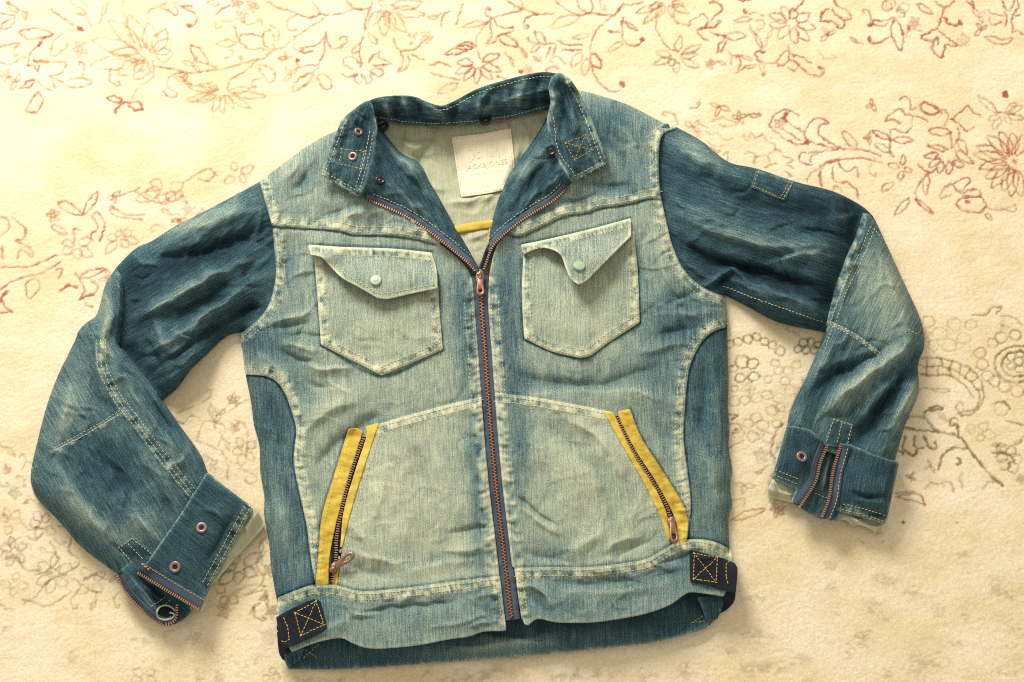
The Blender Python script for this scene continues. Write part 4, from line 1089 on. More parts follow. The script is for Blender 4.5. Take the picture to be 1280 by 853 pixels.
patch = sheet("sleeve_patch", path([(946, 213), (992, 227)], [(992, 227), (981, 251)], [(981, 251), (939, 234)], [(939, 234), (946, 213)]), GUR, parent=up_r.obj, wash=0.27, dz=0.0014, step=1.5, wear=.2)
stitch([spl([(990, 229), (979, 249)]), spl([(979, 249), (942, 233)]), spl([(942, 233), (948, 215)]), spl([(986, 228), (976, 247)])], patch, m=M_GOLD)

foRout = spl([(1079, 266), (1089, 269), (1100, 290), (1129, 353), (1149, 397), (1154, 420), (1154, 436), (1147, 456), (1147, 492), (1131, 531), (1118, 575)])
foRl = spl([(984, 545), (985, 531), (990, 508), (1008, 472), (1028, 426), (1033, 408)])
upPolyR = up_r.poly
def flr_r(P):
    return np.where(pin(P, upPolyR), GUR(P)[0] + 0.0025, 0.003)
GFOR = Group(lambda P: 0.030 - 0.006 * sst(480, 570, P[:, 1]) + np.zeros(len(P)), 0.0018, 44, 321, (-0.42, 0.9), 0.04)
GFOR.roll(foRout, 24, 0.003); GFOR.roll(foRl, 20, 0.003); GFOR.roll(foRin, 6, flr_r)
F = GFOR.fold
F([(1140, 425), (1105, 455), (1065, 485), (1035, 515)], 7.5, 15, .022); F([(1150, 440), (1120, 480), (1090, 520), (1070, 555)], -6.0, 13, .012)
F([(1120, 425), (1085, 450), (1040, 470), (1010, 490)], -6.0, 14, .012); F([(1148, 470), (1130, 505), (1110, 545)], 5.0, 10, .025)
F([(1040, 420), (1030, 450), (1005, 500)], 3.0, 12, .02); F([(1060, 300), (1060, 340), (1048, 390)], 2.5, 8, .02); F([(1080, 300), (1072, 340), (1062, 380)], -2, 8, .02)
F([(1100, 310), (1115, 350), (1125, 390)], 2.5, 14, .02); F([(1070, 530), (1090, 505), (1115, 480)], 3.0, 8, .03)
GFOR.blob(1102, 370, 38, 70, 0.28, -20); GFOR.blob(1030, 478, 40, 16, -0.13, -35); GFOR.blob(1105, 500, 14, 50, -0.12, 35); GFOR.blob(1060, 500, 36, 10, 0.10, -35); GFOR.blob(1130, 505, 10, 30, 0.10, 25)
smR = spl([(1084, 272), (1078, 300), (1066, 332), (1052, 366), (1038, 408)]); GFOR.pucker(smR, 1, 11, .5, 7, .12)
dr = spl([(1041, 403), (1072, 420), (1100, 441)]); GFOR.pucker(dr, 1, 4, .3, 7, .12)
GFOR.creases(np.array([(1080, 280), (1150, 420), (1120, 560), (990, 530), (1040, 400)], float), 44, (-0.6, 0.8), 8, 1.0)
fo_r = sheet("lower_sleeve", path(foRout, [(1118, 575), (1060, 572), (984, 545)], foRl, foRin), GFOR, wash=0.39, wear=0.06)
smR2 = spl([(1093, 287), (1076, 328), (1058, 365), (1043, 408)])
stitch([offs(smR2, 0), offs(smR2, 6), spl([(1042, 405), (1030, 440)])], fo_r); stitch([offs(dr, 0), offs(dr, 4)], fo_r); stitch([spl([(1093, 287), (1108, 305)])], fo_r)
stitch([spl([(1137, 413), (1148, 419)])], fo_r, m=M_GOLD, r=.0007)
vent_r = sheet("cuff_vent", path([(1041, 523), (1067, 531)], [(1067, 531), (1060, 562)], [(1060, 562), (1030, 556)], [(1030, 556), (1041, 523)]), GFOR, parent=fo_r.obj, wash=0.28, dz=0.0016, step=1.5)
stitch([spl([(1043, 525), (1066, 532)])], vent_r, m=M_GOLD, r=.0005); stitch([spl([(1041, 529), (1033, 552)]), spl([(1064, 535), (1058, 560)]), spl([(1052, 530), (1046, 556)])], vent_r)

GRB = Group(lambda P: 0.017 + np.zeros(len(P)), 0.001, 20, 331, (-0.2, 1))
GRB.fold([(1040, 560), (1032, 590), (1028, 620)], 3, 6, .02)
base_r = sheet("cuff_under_flap", path([(1020, 540), (1060, 548)], [(1060, 548), (1046, 600), (1040, 645)], [(1040, 645), (1026, 648), (1000, 634)], [(1000, 634), (1016, 600), (1020, 540)]), GRB, wash=0.36, step=1.6, floor=.002)
stitch([spl([(1020, 617), (1036, 624)])], base_r)
GLR = Group(lambda P: idw(P, [([(1051, 644), (1106, 660)], .013), ([(1060, 657), (1100, 669)], .006)]), 0.001, 14, 332, (0.3, 1))
GLR.fold([(1058, 648), (1075, 652), (1098, 660)], 2.0, 4, .04)
GLR.creases(np.array([(1050, 640), (1108, 655), (1100, 668), (1052, 652)], float), 16, (0.95, 0.3), 61, .9, 30, 2.4, 3.4, 8, 24)
lin_r = sheet("cuff_lining", path([(1050, 638), (1108, 655)], [(1108, 655), (1105, 664), (1098, 667), (1088, 661)], [(1088, 661), (1076, 656), (1066, 657), (1058, 650), (1050, 649)], [(1050, 649), (1050, 638)]), GLR, m=M_LINING, wash=0.62, wear=0.25, step=1.4, floor=.002)
GLR2 = Group(lambda P: idw(P, [([(968, 602), (997, 618)], .015), ([(960, 622), (990, 630)], .007), ([(972, 613)], .014)]), 0.0008, 14, 333, (0.3, 1))
GLR2.creases(np.array([(966, 600), (999, 616), (990, 628), (960, 620)], float), 10, (0.9, 0.4), 62, .9, 40, 2.4, 3.4, 8, 20)
lin_r2 = sheet("cuff_lining", path([(966, 600), (985, 606), (999, 616)], [(999, 616), (996, 628), (985, 627)], [(985, 627), (973, 624), (960, 622)], [(960, 622), (961, 612), (966, 600)]), GLR2, m=M_LINING, wash=0.62, wear=0.25, step=1.4, floor=.002)
GCL = Group(lambda P: idw(P, [([(984, 533), (1022, 545)], .033), ([(966, 596), (998, 612)], .021), ([(1033, 557), (1018, 603), (998, 633)], .024), ([(1000, 570)], .032)]), 0.0008, 24, 334, (-0.2, 1))
zl_r = spl([(1033, 557), (1024, 580), (1018, 603), (998, 634)], 2)
GCL.roll(spl([(984, 533), (966, 598)]), 10, .006)
cuff_r1 = sheet("cuff", path([(984, 533), (1000, 535), (1012, 538), (1022, 546), (1033, 557)], zl_r, [(998, 634), (990, 628), (996, 612)], [(996, 612), (966, 598)], [(966, 598), (984, 533)]), GCL, wash=0.30, wear=0.22, wearw=1.6, skirt=.004, step=1.5)
stitch([spl([(969, 594), (998, 606)]), spl([(971, 588), (1000, 600)])], cuff_r1, m=M_GOLD)
tr1 = strip("zip_tape", zl_r, 1, 9, lambda P: GCL(P)[0] + 0.0012, cuff_r1.obj, M_TAPE, n=4, wash=0.5)
teeth(zl_r, lambda P: GCL(P)[0] + 0.0013, tr1.obj, pitch=2.9, half=2.1, alt=0.8, side=-1, lift=0.0010, hn=.0012, wid=0.33, m=M_DULL)
eyelet(cuff_r1, 1002, 571, 0.0060, cuff_r1.obj)
GCR = Group(lambda P: idw(P, [([(1055, 556), (1122, 579)], .034), ([(1106, 655), (1051, 642)], .022), ([(1052, 556), (1041, 590), (1030, 645)], .025), ([(1085, 610)], .034)]), 0.0009, 28, 335, (-0.2, 1))
zr_r = spl([(1052, 556), (1042, 590), (1037, 623), (1028, 647)], 2)
GCR.roll(spl([(1123, 579), (1107, 655)]), 10, .006)
GCR.fold([(1065, 615), (1085, 622), (1105, 620)], -1.8, 6, .03); GCR.fold([(1070, 625), (1090, 628), (1108, 630)], 1.6, 6, .03)
hcr = spl([(1106, 655), (1080, 647), (1051, 640)]); GCR.pucker(hcr, 1, 11, .5, 7, .06)
cuff_r2 = sheet("cuff", path([(1052, 556), (1062, 556), (1090, 568), (1123, 579)], [(1123, 579), (1107, 655)], hcr, [(1051, 640), (1049, 650), (1028, 647)], zr_r[::-1]), GCR, wash=0.30, wear=0.22, wearw=1.6, skirt=.004, step=1.5)
stitch([offs(hcr, 3), offs(hcr, 10)], cuff_r2, m=M_GOLD)
tr2 = strip("zip_tape", zr_r, -12, -0.5, lambda P: GCR(P)[0] + 0.0012, cuff_r2.obj, M_TAPE, n=5, wash=0.5)
t0 = Sheet(); t0.zf = lambda P: GCR(P)[0] + 0.0014; t0.obj = tr2.obj
stitch([offs(zr_r, -9)[2:]], t0, r=.0003)
teeth(zr_r, lambda P: GCR(P)[0] + 0.0013, tr2.obj, pitch=2.9, half=2.1, alt=0.8, side=1, lift=0.0010, hn=.0012, wid=0.33, m=M_DULL)

# frayed hems
M_YARN = plain("pale_yarn", (0.46, 0.46, 0.33), 0.95)
M_YARNB = plain("blue_yarn", (0.12, 0.18, 0.20), 0.95)
fringe([(1060, 652), (1080, 660), (1106, 667)], lin_r, (0.1, 1), 46, 1, M_YARN)
fringe([(1050, 646), (1050, 652), (1062, 655)], lin_r, (-.3, 1), 20, 2, M_YARN)
fringe([(960, 622), (975, 626), (992, 629)], lin_r2, (-.2, 1), 26, 3, M_YARN)
fringe([(331, 657), (318, 673), (292, 701), (266, 730)], lin_l, (.7, .6), 40, 4, M_YARN, ln=(1, 3.5))
fringe([(240, 757), (252, 762), (260, 738)], cuff_l, (.3, 1), 22, 5, M_YARN, ln=(2, 7))
fringe(hem_b[:-1], back_hem, (0, 1), 110, 6, M_YARNB, ln=(.4, 1.3))
fringe([(402, 219), (425, 232), (447, 245)], collar_tl, (-.3, 1), 24, 7, M_YARN, ln=(.6, 2))
fringe([(715, 227), (738, 215), (759, 204)], collar_tr, (.4, 1), 24, 8, M_YARN, ln=(.6, 2))
# ------------------------------------------------------------------ the carpet
PAT = []                                # (polyline in plan px, half width, strength, colour key)
def _z(x0, y0, s):
    def f(k, *lines, w=0.75, a=1.0):
        for l in lines:
            p = np.array(l, float) * s + (x0, y0)
            PAT.append((spl(p, 2.2) if len(p) > 2 else p, w, a, k))
    def leaf(k, *ls, w=0.7, a=1.0):
        for ax, ay, bx, by, wd in ls:
            A = np.array((ax, ay), float); Bq = np.array((bx, by), float)
            e = Bq - A; n = np.array((-e[1], e[0])) / max(np.linalg.norm(e), 1e-6)
            p = np.array([A, A + e * .3 + n * wd * .85, A + e * .6 + n * wd * .9, Bq, A + e * .6 - n * wd * .8, A + e * .25 - n * wd * .8, A])
            PAT.append((spl(p * s + (x0, y0), 2.2), w, a, k))
    def dot(k, *ps, r=2.4, a=1.0):
        for x, y in ps:
            c = np.array((x, y), float) * s + (x0, y0)
            PAT.append((np.array([c, c + (0.8, 0.5)]), r, a, k))
    def ring(k, *ps, w=0.6, a=0.8):
        for x, y, r in ps:
            an = np.linspace(0.2, 6.6, 12)
            p = np.stack([x + r * np.cos(an) * 1.05, y + r * np.sin(an) * .92], 1) * s + (x0, y0)
            PAT.append((spl(p, 2.2), w, a, k))
    def petals(k, c, tips, wd, w=0.6, a=0.8):
        for t in tips:
            c0 = np.array(c) + (np.array(t) - np.array(c)) * .22
            leaf(k, (c0[0], c0[1], t[0], t[1], wd), w=w, a=a)
    return f, leaf, dot, ring, petals

L, leaf, dot, ring, petals = _z(0, 0, .164)
L('r', [(140, 240), (200, 290), (300, 290), (400, 258), (330, 225), (250, 212), (140, 240)], [(400, 258), (330, 290), (300, 340), (240, 390), (210, 470), (215, 500)], [(390, 65), (450, 115), (520, 165), (620, 225)],
  [(50, 15), (80, 70), (130, 100), (120, 60), (60, 15)], [(130, 70), (180, 85), (205, 95), (190, 145), (165, 110)], [(0, 95), (60, 110), (110, 125), (90, 190), (40, 215), (10, 210), (20, 170), (80, 140)],
  [(250, 450), (300, 460), (360, 475)], [(210, 490), (250, 500), (280, 540), (295, 500), (260, 460)], [(150, 665), (200, 620), (260, 605), (220, 660), (150, 670)], [(290, 690), (320, 760), (290, 840), (200, 850), (220, 790), (290, 690)], a=.85)
L('b', [(620, 225), (540, 235), (470, 260), (410, 300), (400, 350), (380, 410), (420, 420), (490, 370), (510, 340), (500, 290)], [(535, 5), (560, 35), (640, 75), (660, 130), (690, 190)], [(620, 5), (665, 40)], [(580, 105), (640, 110)],
  [(940, 5), (925, 80), (960, 130), (960, 210)], [(1270, 10), (1210, 45), (1140, 75), (1120, 140)], [(1160, 460), (1170, 560), (1140, 610), (1060, 660), (990, 760)], [(1180, 500), (1280, 520)], a=.6)
L('p', [(310, 455), (420, 470), (500, 470), (490, 520), (440, 560), (380, 570)], [(385, 570), (400, 640), (410, 670)], [(390, 580), (470, 620), (560, 595), (650, 600), (690, 630), (600, 665), (520, 655), (470, 625)], [(280, 610), (320, 660), (390, 690)], [(0, 350), (100, 330), (160, 325)], [(0, 465), (60, 490), (130, 460), (200, 430)], a=.7)
petals('p', (1150, 440), [(690, 500), (700, 300), (830, 150), (970, 110), (1130, 170), (1260, 220), (1310, 400), (1030, 600), (850, 400), (900, 560), (1300, 300)], 60, a=.6)
petals('p', (1150, 440), [(950, 440), (980, 260), (1180, 260), (1020, 540)], 45, a=.5)
leaf('r', (930, 765, 810, 740, 22), w=.8); L('r', [(1080, 830), (1060, 780), (980, 780), (920, 790), (870, 850)], [(980, 800), (1030, 835), (1080, 825)], w=1.0)
L('r', [(590, 210), (630, 230)], [(300, 320), (290, 345)], w=1.2)
L, leaf, dot, ring, petals = _z(200, 0, .164)
L('r', [(0, 515), (100, 520), (180, 545), (270, 552), (400, 530), (520, 515), (640, 475), (740, 450)], [(180, 545), (100, 565), (50, 610), (50, 660), (120, 700), (110, 730), (60, 735), (20, 690)], [(230, 340), (300, 370), (350, 440), (365, 485), (290, 465), (240, 400), (230, 340)], [(365, 485), (430, 520)], a=.8)
L('b', [(740, 450), (780, 445), (850, 390), (940, 355), (980, 320), (1040, 280), (1090, 240), (1160, 190), (1240, 145)], [(850, 390), (760, 370), (690, 375), (640, 340), (600, 310), (580, 240), (540, 170), (480, 155), (425, 170), (430, 210), (460, 200)],
  [(600, 310), (620, 260), (700, 260), (780, 270), (790, 245), (840, 230)], [(610, 160), (680, 185), (770, 145), (780, 180)], [(840, 190), (900, 230), (905, 290), (880, 310), (860, 260)], [(740, 455), (660, 530), (570, 585), (520, 630), (515, 680)], [(750, 490), (820, 510), (880, 560), (870, 610), (830, 620), (780, 560), (750, 490)], a=.75)
leaf('b', (580, 320, 430, 335, 25), a=.6)
L('r', [(820, 5), (900, 60), (960, 70), (1050, 105), (1150, 128), (1220, 105), (1280, 110)], [(1050, 105), (980, 140), (965, 190), (980, 230), (1035, 225)], [(1165, 5), (1190, 50), (1215, 80), (1215, 105)], [(1260, 240), (1250, 330), (1250, 400), (1225, 450), (1210, 500), (1170, 545)],
  [(1240, 290), (1200, 335), (1130, 355), (1090, 360), (1095, 395), (1160, 390)], [(1040, 470), (1070, 510), (1130, 495), (1200, 490)], [(1170, 545), (1090, 580), (1030, 630), (1010, 690), (1100, 650), (1150, 600), (1170, 545)],
  [(350, 20), (420, 0), (440, 40), (380, 35), (350, 20)], [(420, 100), (470, 65), (530, 30)], [(150, 40), (200, 70), (260, 100), (280, 140), (260, 190), (205, 190)], [(100, 20), (160, 40), (240, 45)], [(0, 65), (60, 75), (120, 110), (140, 90), (100, 40)], a=.8)
dot('r', (1040, 455), (215, 188)); dot('b', (612, 438), r=2)
petals('p', (470, 700), [(190, 770), (280, 780), (400, 850), (480, 860), (560, 820), (690, 820), (810, 735), (690, 670), (350, 620), (300, 640), (210, 660)], 26, a=.6)
L, leaf, dot, ring, petals = _z(380, 0, .164)
L('r', [(220, 110), (310, 95), (380, 65), (460, 70), (510, 50)], [(330, 10), (370, 50), (450, 65)], [(520, 0), (510, 60), (470, 140), (460, 240), (430, 320), (425, 400), (435, 470), (430, 510)], [(430, 320), (365, 375), (370, 400), (425, 390)],
  [(170, 260), (180, 330), (230, 365), (290, 350), (330, 300), (300, 270), (270, 290)], [(100, 590), (130, 560), (190, 590), (215, 640), (190, 680), (140, 660), (100, 590)],
  [(370, 520), (300, 490), (310, 440), (370, 430), (420, 480)], [(400, 560), (380, 600), (410, 640), (440, 620), (440, 560)], [(460, 580), (480, 635), (520, 610), (500, 560)], [(500, 540), (560, 580), (605, 550), (580, 520), (520, 525)], [(290, 570), (340, 590), (400, 560)], [(570, 385), (575, 440), (620, 460), (660, 480), (600, 495), (520, 495)], [(570, 390), (520, 430), (490, 480)], a=.8)
leaf('r', (490, 250, 560, 335, 20), a=.7); leaf('r', (1280, 350, 1075, 410, 30))
petals('r', (610, 50), [(780, 240), (610, 270), (490, 200), (920, 110), (900, 20), (690, 230)], 42, a=.65)
petals('r', (610, 60), [(650, 170), (560, 150), (700, 60), (580, 0)], 26, a=.5)
L('p', [(680, 290), (700, 350), (740, 400), (750, 480), (720, 540), (770, 520), (800, 480), (795, 420)], [(740, 385), (850, 370), (900, 315)], [(820, 410), (920, 455)], [(1040, 210), (1060, 120), (1110, 80)], [(960, 490), (1040, 475), (1110, 500)], [(960, 545), (1050, 580), (1150, 600), (1190, 605)], [(1160, 180), (1210, 30)], a=.8)
leaf('r', (1180, 630, 1020, 710, 30), a=.6)
L, leaf, dot, ring, petals = _z(570, 0, .164)
L('r', [(520, 75), (460, 40), (390, 0)], [(500, 0), (515, 60), (560, 80), (630, 105), (740, 98)], [(500, 75), (400, 100), (300, 130), (250, 160), (200, 220), (160, 290), (155, 350), (165, 400), (190, 450)], [(630, 105), (560, 120), (520, 150), (520, 205), (560, 210), (560, 185)], [(220, 70), (230, 110), (270, 130)],
  [(290, 140), (320, 190), (380, 215), (435, 200), (420, 240), (350, 255)], [(260, 170), (270, 280), (230, 335), (300, 315), (310, 280)], [(310, 575), (380, 600)], [(600, 235), (650, 250), (690, 330), (640, 320), (610, 280), (600, 235)], [(550, 280), (560, 310), (620, 325)], [(690, 330), (760, 340), (740, 420)], [(720, 360), (690, 430)],
  [(760, 5), (810, 45), (870, 85), (940, 115), (1010, 100), (1110, 105), (1210, 105), (1280, 20)], [(925, 0), (950, 60), (1010, 100)], [(1030, 0), (1045, 60), (1020, 100)], [(1210, 110), (1140, 160), (1070, 230), (1040, 290), (1025, 380)], [(1040, 500), (1060, 580), (1130, 670), (1200, 690), (1240, 690)], a=.85)
dot('r', (250, 65), (495, 540), (550, 195)); dot('r', (1265, 640), r=3.2)
leaf('r', (320, 270, 470, 345, 35), (150, 340, 0, 360, 30), (640, 330, 570, 395, 18), (1025, 400, 1110, 520, 40)); leaf('b', (240, 170, 45, 200, 20), (940, 120, 715, 205, 40), (960, 400, 880, 510, 35), (1000, 440, 980, 580, 35), (1020, 260, 890, 290, 20), a=.65)
petals('r', (165, 480), [(330, 410), (340, 540), (270, 600), (160, 640), (60, 610), (0, 560), (10, 470)], 30, a=.85)
L('p', [(820, 380), (960, 380)], [(780, 310), (860, 340), (960, 340)])
L, leaf, dot, ring, petals = _z(740, 0, .164)
L('b', [(180, 105), (230, 40), (310, 30), (400, 10)], [(490, 150), (490, 210), (530, 290), (590, 370), (650, 385)], [(610, 110), (650, 170), (740, 190)], a=.8)
L('r', [(235, 130), (230, 200), (235, 270), (270, 330), (340, 345), (390, 310)], [(215, 240), (130, 240)], [(740, 190), (760, 150), (820, 120), (850, 100), (880, 130), (870, 200), (800, 230), (870, 300), (890, 300)], [(870, 200), (930, 130), (990, 80), (990, 40), (940, 10), (895, 15)], [(870, 205), (930, 200), (990, 155), (960, 150)], [(900, 235), (970, 265), (1010, 270)], [(1130, 0), (1220, 0)], a=.9)
dot('r', (385, 300), (1165, 80), (1010, 270)); leaf('r', (1020, 275, 1175, 265, 35), (1020, 290, 960, 400, 22), (250, 160, 345, 225, 15)); leaf('b', (240, 310, 120, 390, 20), (1230, 140, 1080, 155, 20), a=.7)
petals('b', (640, 430), [(490, 395), (470, 490), (590, 500), (650, 560), (820, 510), (810, 410), (840, 340), (680, 270)], 26, a=.75)
petals('p', (580, 10), [(390, 180), (330, 100), (490, 130), (740, 100), (620, 130), (440, 60), (700, 30)], 26, a=.8)
L, leaf, dot, ring, petals = _z(930, 0, .164)
petals('r', (370, 170), [(550, 210), (500, 310), (400, 330), (380, 60), (500, 100)], 36, a=.85); petals('b', (370, 170), [(260, 290), (200, 190), (200, 110), (290, 50)], 36, a=.75)
L('r', [(380, 80), (440, 30), (460, 0)], [(690, 0), (720, 45), (790, 80), (820, 135), (770, 150)], [(680, 60), (690, 90), (760, 150), (770, 180), (740, 215), (680, 160), (590, 155), (610, 80), (650, 65)], [(945, 185), (990, 180), (990, 150), (1070, 155), (1150, 130)], [(990, 185), (1060, 200), (1100, 175)], [(1110, 280), (1060, 310), (980, 325), (950, 295), (970, 280)], w=.9)
leaf('r', (1150, 140, 1200, 380, 45), w=.9); dot('r', (965, 295), (1255, 205), (965, 182)); petals('b', (1150, 80), [(1060, 20), (1230, 110), (1100, -10), (1270, 40)], 40, a=.7)
L('r', [(160, 390), (120, 380), (95, 400), (110, 450), (170, 475), (240, 475), (280, 420), (335, 380), (350, 430), (320, 480), (270, 500), (240, 475)], [(340, 350), (360, 410), (430, 430), (515, 480)], [(350, 450), (400, 470), (415, 500), (385, 535), (345, 515)], [(420, 490), (470, 540), (570, 580), (605, 550), (605, 510), (565, 515)], a=.85)
dot('r', (140, 392), (580, 515), r=1.8); L('b', [(90, 160), (150, 150), (150, 210), (100, 220), (120, 240)], [(0, 100), (90, 95), (150, 120)], a=.6)
L, leaf, dot, ring, petals = _z(1100, 0, .1406)
L('r', [(500, 10), (530, 45), (590, 60), (630, 40), (660, 0)], [(590, 60), (560, 120), (540, 190), (515, 245)], [(580, 150), (620, 205), (680, 225), (730, 200)], [(515, 250), (450, 280), (380, 310), (380, 345), (440, 355), (475, 365), (470, 420), (500, 480), (550, 500), (575, 440), (575, 390)], [(530, 270), (590, 320), (650, 370), (700, 400), (650, 405), (600, 390)], [(480, 360), (515, 330), (520, 380)], w=.95)
leaf('b', (330, 30, 475, 125, 25), a=.8); dot('r', (715, 195)); dot('r', (1115, 830), r=3.4)
L('r', [(780, 10), (850, 65)], [(820, 10), (850, 65)], [(970, 95), (1020, 120), (1090, 130)], [(980, 150), (990, 210), (1050, 210), (1080, 185)], [(1100, 0), (1110, 60), (1140, 90), (1170, 70), (1200, 0)], [(1110, 100), (1130, 150), (1120, 230)], [(1180, 130), (1180, 200), (1190, 290), (1220, 265), (1280, 300)], [(935, 330), (1000, 315), (1090, 345), (1180, 330), (1150, 375), (1060, 385), (990, 365), (935, 330)], [(1230, 0), (1240, 60), (1190, 130), (1250, 125)], a=.85)
L, leaf, dot, ring, petals = _z(930, 110, .164)
L('r', [(415, 205), (380, 180), (310, 165), (250, 190), (210, 240), (205, 290), (240, 330), (290, 360)], [(340, 185), (310, 210), (330, 250), (370, 285), (420, 310), (465, 330)], [(465, 330), (490, 290), (520, 250), (570, 230), (620, 240), (650, 270), (610, 270), (570, 300), (570, 350), (610, 390)], [(465, 330), (470, 370), (510, 410), (590, 435), (700, 460), (870, 470), (960, 485), (1050, 520)],
  [(305, 310), (350, 340), (400, 380), (440, 400)], [(290, 375), (350, 405), (430, 430), (510, 410)], [(610, 390), (700, 435), (760, 460)], [(470, 490), (430, 500), (425, 550), (470, 580), (520, 585)], [(570, 500), (520, 515), (505, 560)], [(500, 495), (620, 480), (720, 462)], [(560, 620), (510, 650), (480, 710)], [(720, 550), (850, 530), (950, 540), (1050, 575)],
  [(730, 575), (760, 620), (810, 630), (850, 600), (875, 630), (870, 680)], [(680, 600), (680, 680), (720, 720), (790, 720), (830, 750), (870, 790), (870, 840)], [(680, 780), (700, 740), (750, 790)], a=.9)
L('r', [(720, 550), (660, 555), (600, 590), (585, 650), (595, 740)], [(320, 190), (310, 215), (325, 245)], w=1.7); leaf('r', (870, 460, 755, 330, 35), a=.75); dot('r', (480, 415), r=2.6)
L('b', [(0, 350), (30, 400), (60, 340), (90, 380), (150, 350), (175, 400), (235, 430), (240, 460)], [(80, 580), (100, 520), (180, 520), (200, 560)], [(160, 600), (250, 570)], [(290, 510), (380, 550), (320, 580), (370, 610)], [(330, 640), (370, 670)], [(0, 500), (60, 490), (100, 520)], [(200, 500), (250, 460), (280, 480)], a=.65)
L, leaf, dot, ring, petals = _z(820, 120, .164)
L('b', [(380, 260), (420, 300), (470, 280), (520, 330), (580, 320)], [(430, 190), (500, 160), (560, 180), (610, 210), (540, 230), (480, 220)], [(330, 190), (370, 230), (410, 240)], [(400, 350), (460, 380), (560, 370)], a=.5)
L, leaf, dot, ring, petals = _z(1090, 100, .211)
L('r', [(285, 150), (320, 130), (370, 150), (405, 185), (360, 200), (305, 185), (285, 150)], w=1.15)
L('r', [(170, 110), (200, 100), (235, 130), (230, 170), (270, 165)], [(250, 210), (300, 220), (335, 245)], [(470, 310), (475, 400)], [(515, 280), (520, 340), (480, 400)], [(275, 500), (340, 545), (400, 520)], [(300, 580), (260, 660), (270, 700)], [(475, 230), (520, 195), (570, 150), (600, 190), (640, 210)], [(475, 230), (520, 260), (570, 300), (610, 280)], [(740, 190), (800, 195), (850, 200)], [(490, 610), (570, 575), (580, 600), (520, 660), (480, 620)], [(470, 610), (420, 650), (410, 700), (465, 680)], [(530, 670), (590, 650), (640, 650), (640, 690), (540, 680)], [(500, 735), (530, 700), (640, 690), (680, 740), (640, 780), (540, 770), (500, 735)], a=.9)
L('b', [(80, 240), (110, 200), (170, 170), (200, 200), (240, 210), (240, 250)], [(85, 240), (130, 235), (175, 255)], [(110, 350), (120, 290), (200, 310), (240, 270)], [(110, 350), (110, 410), (125, 450)], [(680, 750), (760, 770), (850, 740), (840, 780), (770, 760)], a=.8)
leaf('r', (110, 350, 5, 300, 18), (120, 350, 250, 355, 20), (470, 310, 340, 300, 25), (460, 410, 335, 390, 15), (400, 440, 310, 455, 22), (420, 480, 400, 550, 20), (460, 480, 460, 555, 22), (480, 480, 550, 510, 18), (490, 420, 600, 490, 25), (510, 350, 570, 435, 22), (410, 465, 340, 515, 18), (330, 550, 320, 680, 20), (265, 705, 365, 795, 12), a=.95)
leaf('b', (115, 430, 15, 375, 18), (225, 700, 140, 800, 22), (130, 600, 60, 660, 20), (750, 190, 630, 95, 20), (680, 790, 710, 830, 15), a=.8); dot('r', (795, 85), r=3.2); dot('r', (845, 478), (570, 720))
petals('r', (180, 520), [(190, 445), (240, 540), (170, 600), (100, 500)], 18, a=.8); petals('b', (780, 200), [(900, 230), (830, 260), (900, 150), (690, 240), (860, 130), (720, 290)], 20, a=.6)
petals('r', (850, 480), [(620, 390), (610, 440), (640, 520), (680, 580), (710, 635), (780, 655), (830, 690), (890, 690), (690, 330), (760, 305), (830, 310), (910, 320)], 34, a=.85)
L, leaf, dot, ring, petals = _z(0, 230, .2344)
L('r', [(305, 95), (350, 90), (400, 120), (440, 165), (380, 155), (330, 130), (305, 95)], [(440, 165), (450, 120), (490, 60), (520, 45), (510, 90), (470, 140), (440, 165)], [(490, 170), (510, 145), (550, 190), (550, 250), (530, 300)], [(490, 170), (520, 230), (480, 270), (490, 300)], [(390, 240), (430, 245)], [(390, 240), (395, 330)],
  [(60, 170), (100, 210), (135, 240), (120, 290), (80, 300), (120, 320), (165, 350), (170, 385), (110, 350), (90, 400)], [(0, 170), (40, 190), (40, 240), (0, 280)], [(10, 320), (10, 400)], [(0, 445), (90, 440), (160, 440), (230, 410), (300, 375)], [(0, 560), (60, 520), (150, 490), (200, 480), (260, 450), (320, 410)], [(0, 610), (30, 660), (60, 680), (0, 685)],
  [(290, 460), (330, 450), (310, 500)], [(400, 470), (430, 520), (450, 560), (430, 610)], [(420, 610), (490, 590), (520, 540), (480, 520)], [(455, 640), (490, 655)], [(640, 60), (700, 40), (740, 20)], [(590, 110), (590, 150), (640, 175), (760, 190)], [(600, 120), (660, 160), (770, 160)], a=.8)
L('r', [(0, 630), (10, 590), (40, 570)], [(320, 570), (360, 540), (410, 550)], [(420, 610), (490, 590)], [(550, 250), (530, 300)], w=1.2)
leaf('r', (355, 265, 270, 220, 18), (190, 500, 150, 605, 40), (420, 500, 560, 450, 18), a=.85); petals('b', (400, 330), [(330, 310), (330, 370), (480, 290), (490, 380), (420, 400)], 26, a=.7); petals('r', (640, 280), [(560, 370), (700, 250), (680, 340), (740, 310), (620, 250), (570, 290)], 22, a=.55)
L, leaf, dot, ring, petals = _z(140, 220, .3)
petals('r', (220, 60), [(100, 100), (160, 20), (260, 100), (300, 30), (210, 120), (140, 70)], 24, a=.6); L('r', [(90, 60), (140, 90), (200, 110), (270, 70)], [(310, 20), (340, 0), (400, -30), (440, 0)], [(360, 10), (400, 20), (430, -10)], a=.6)
petals('r', (520, -10), [(470, 30), (500, -60), (590, -40), (560, 20)], 18, a=.6)
L, leaf, dot, ring, petals = _z(0, 600, .2965)
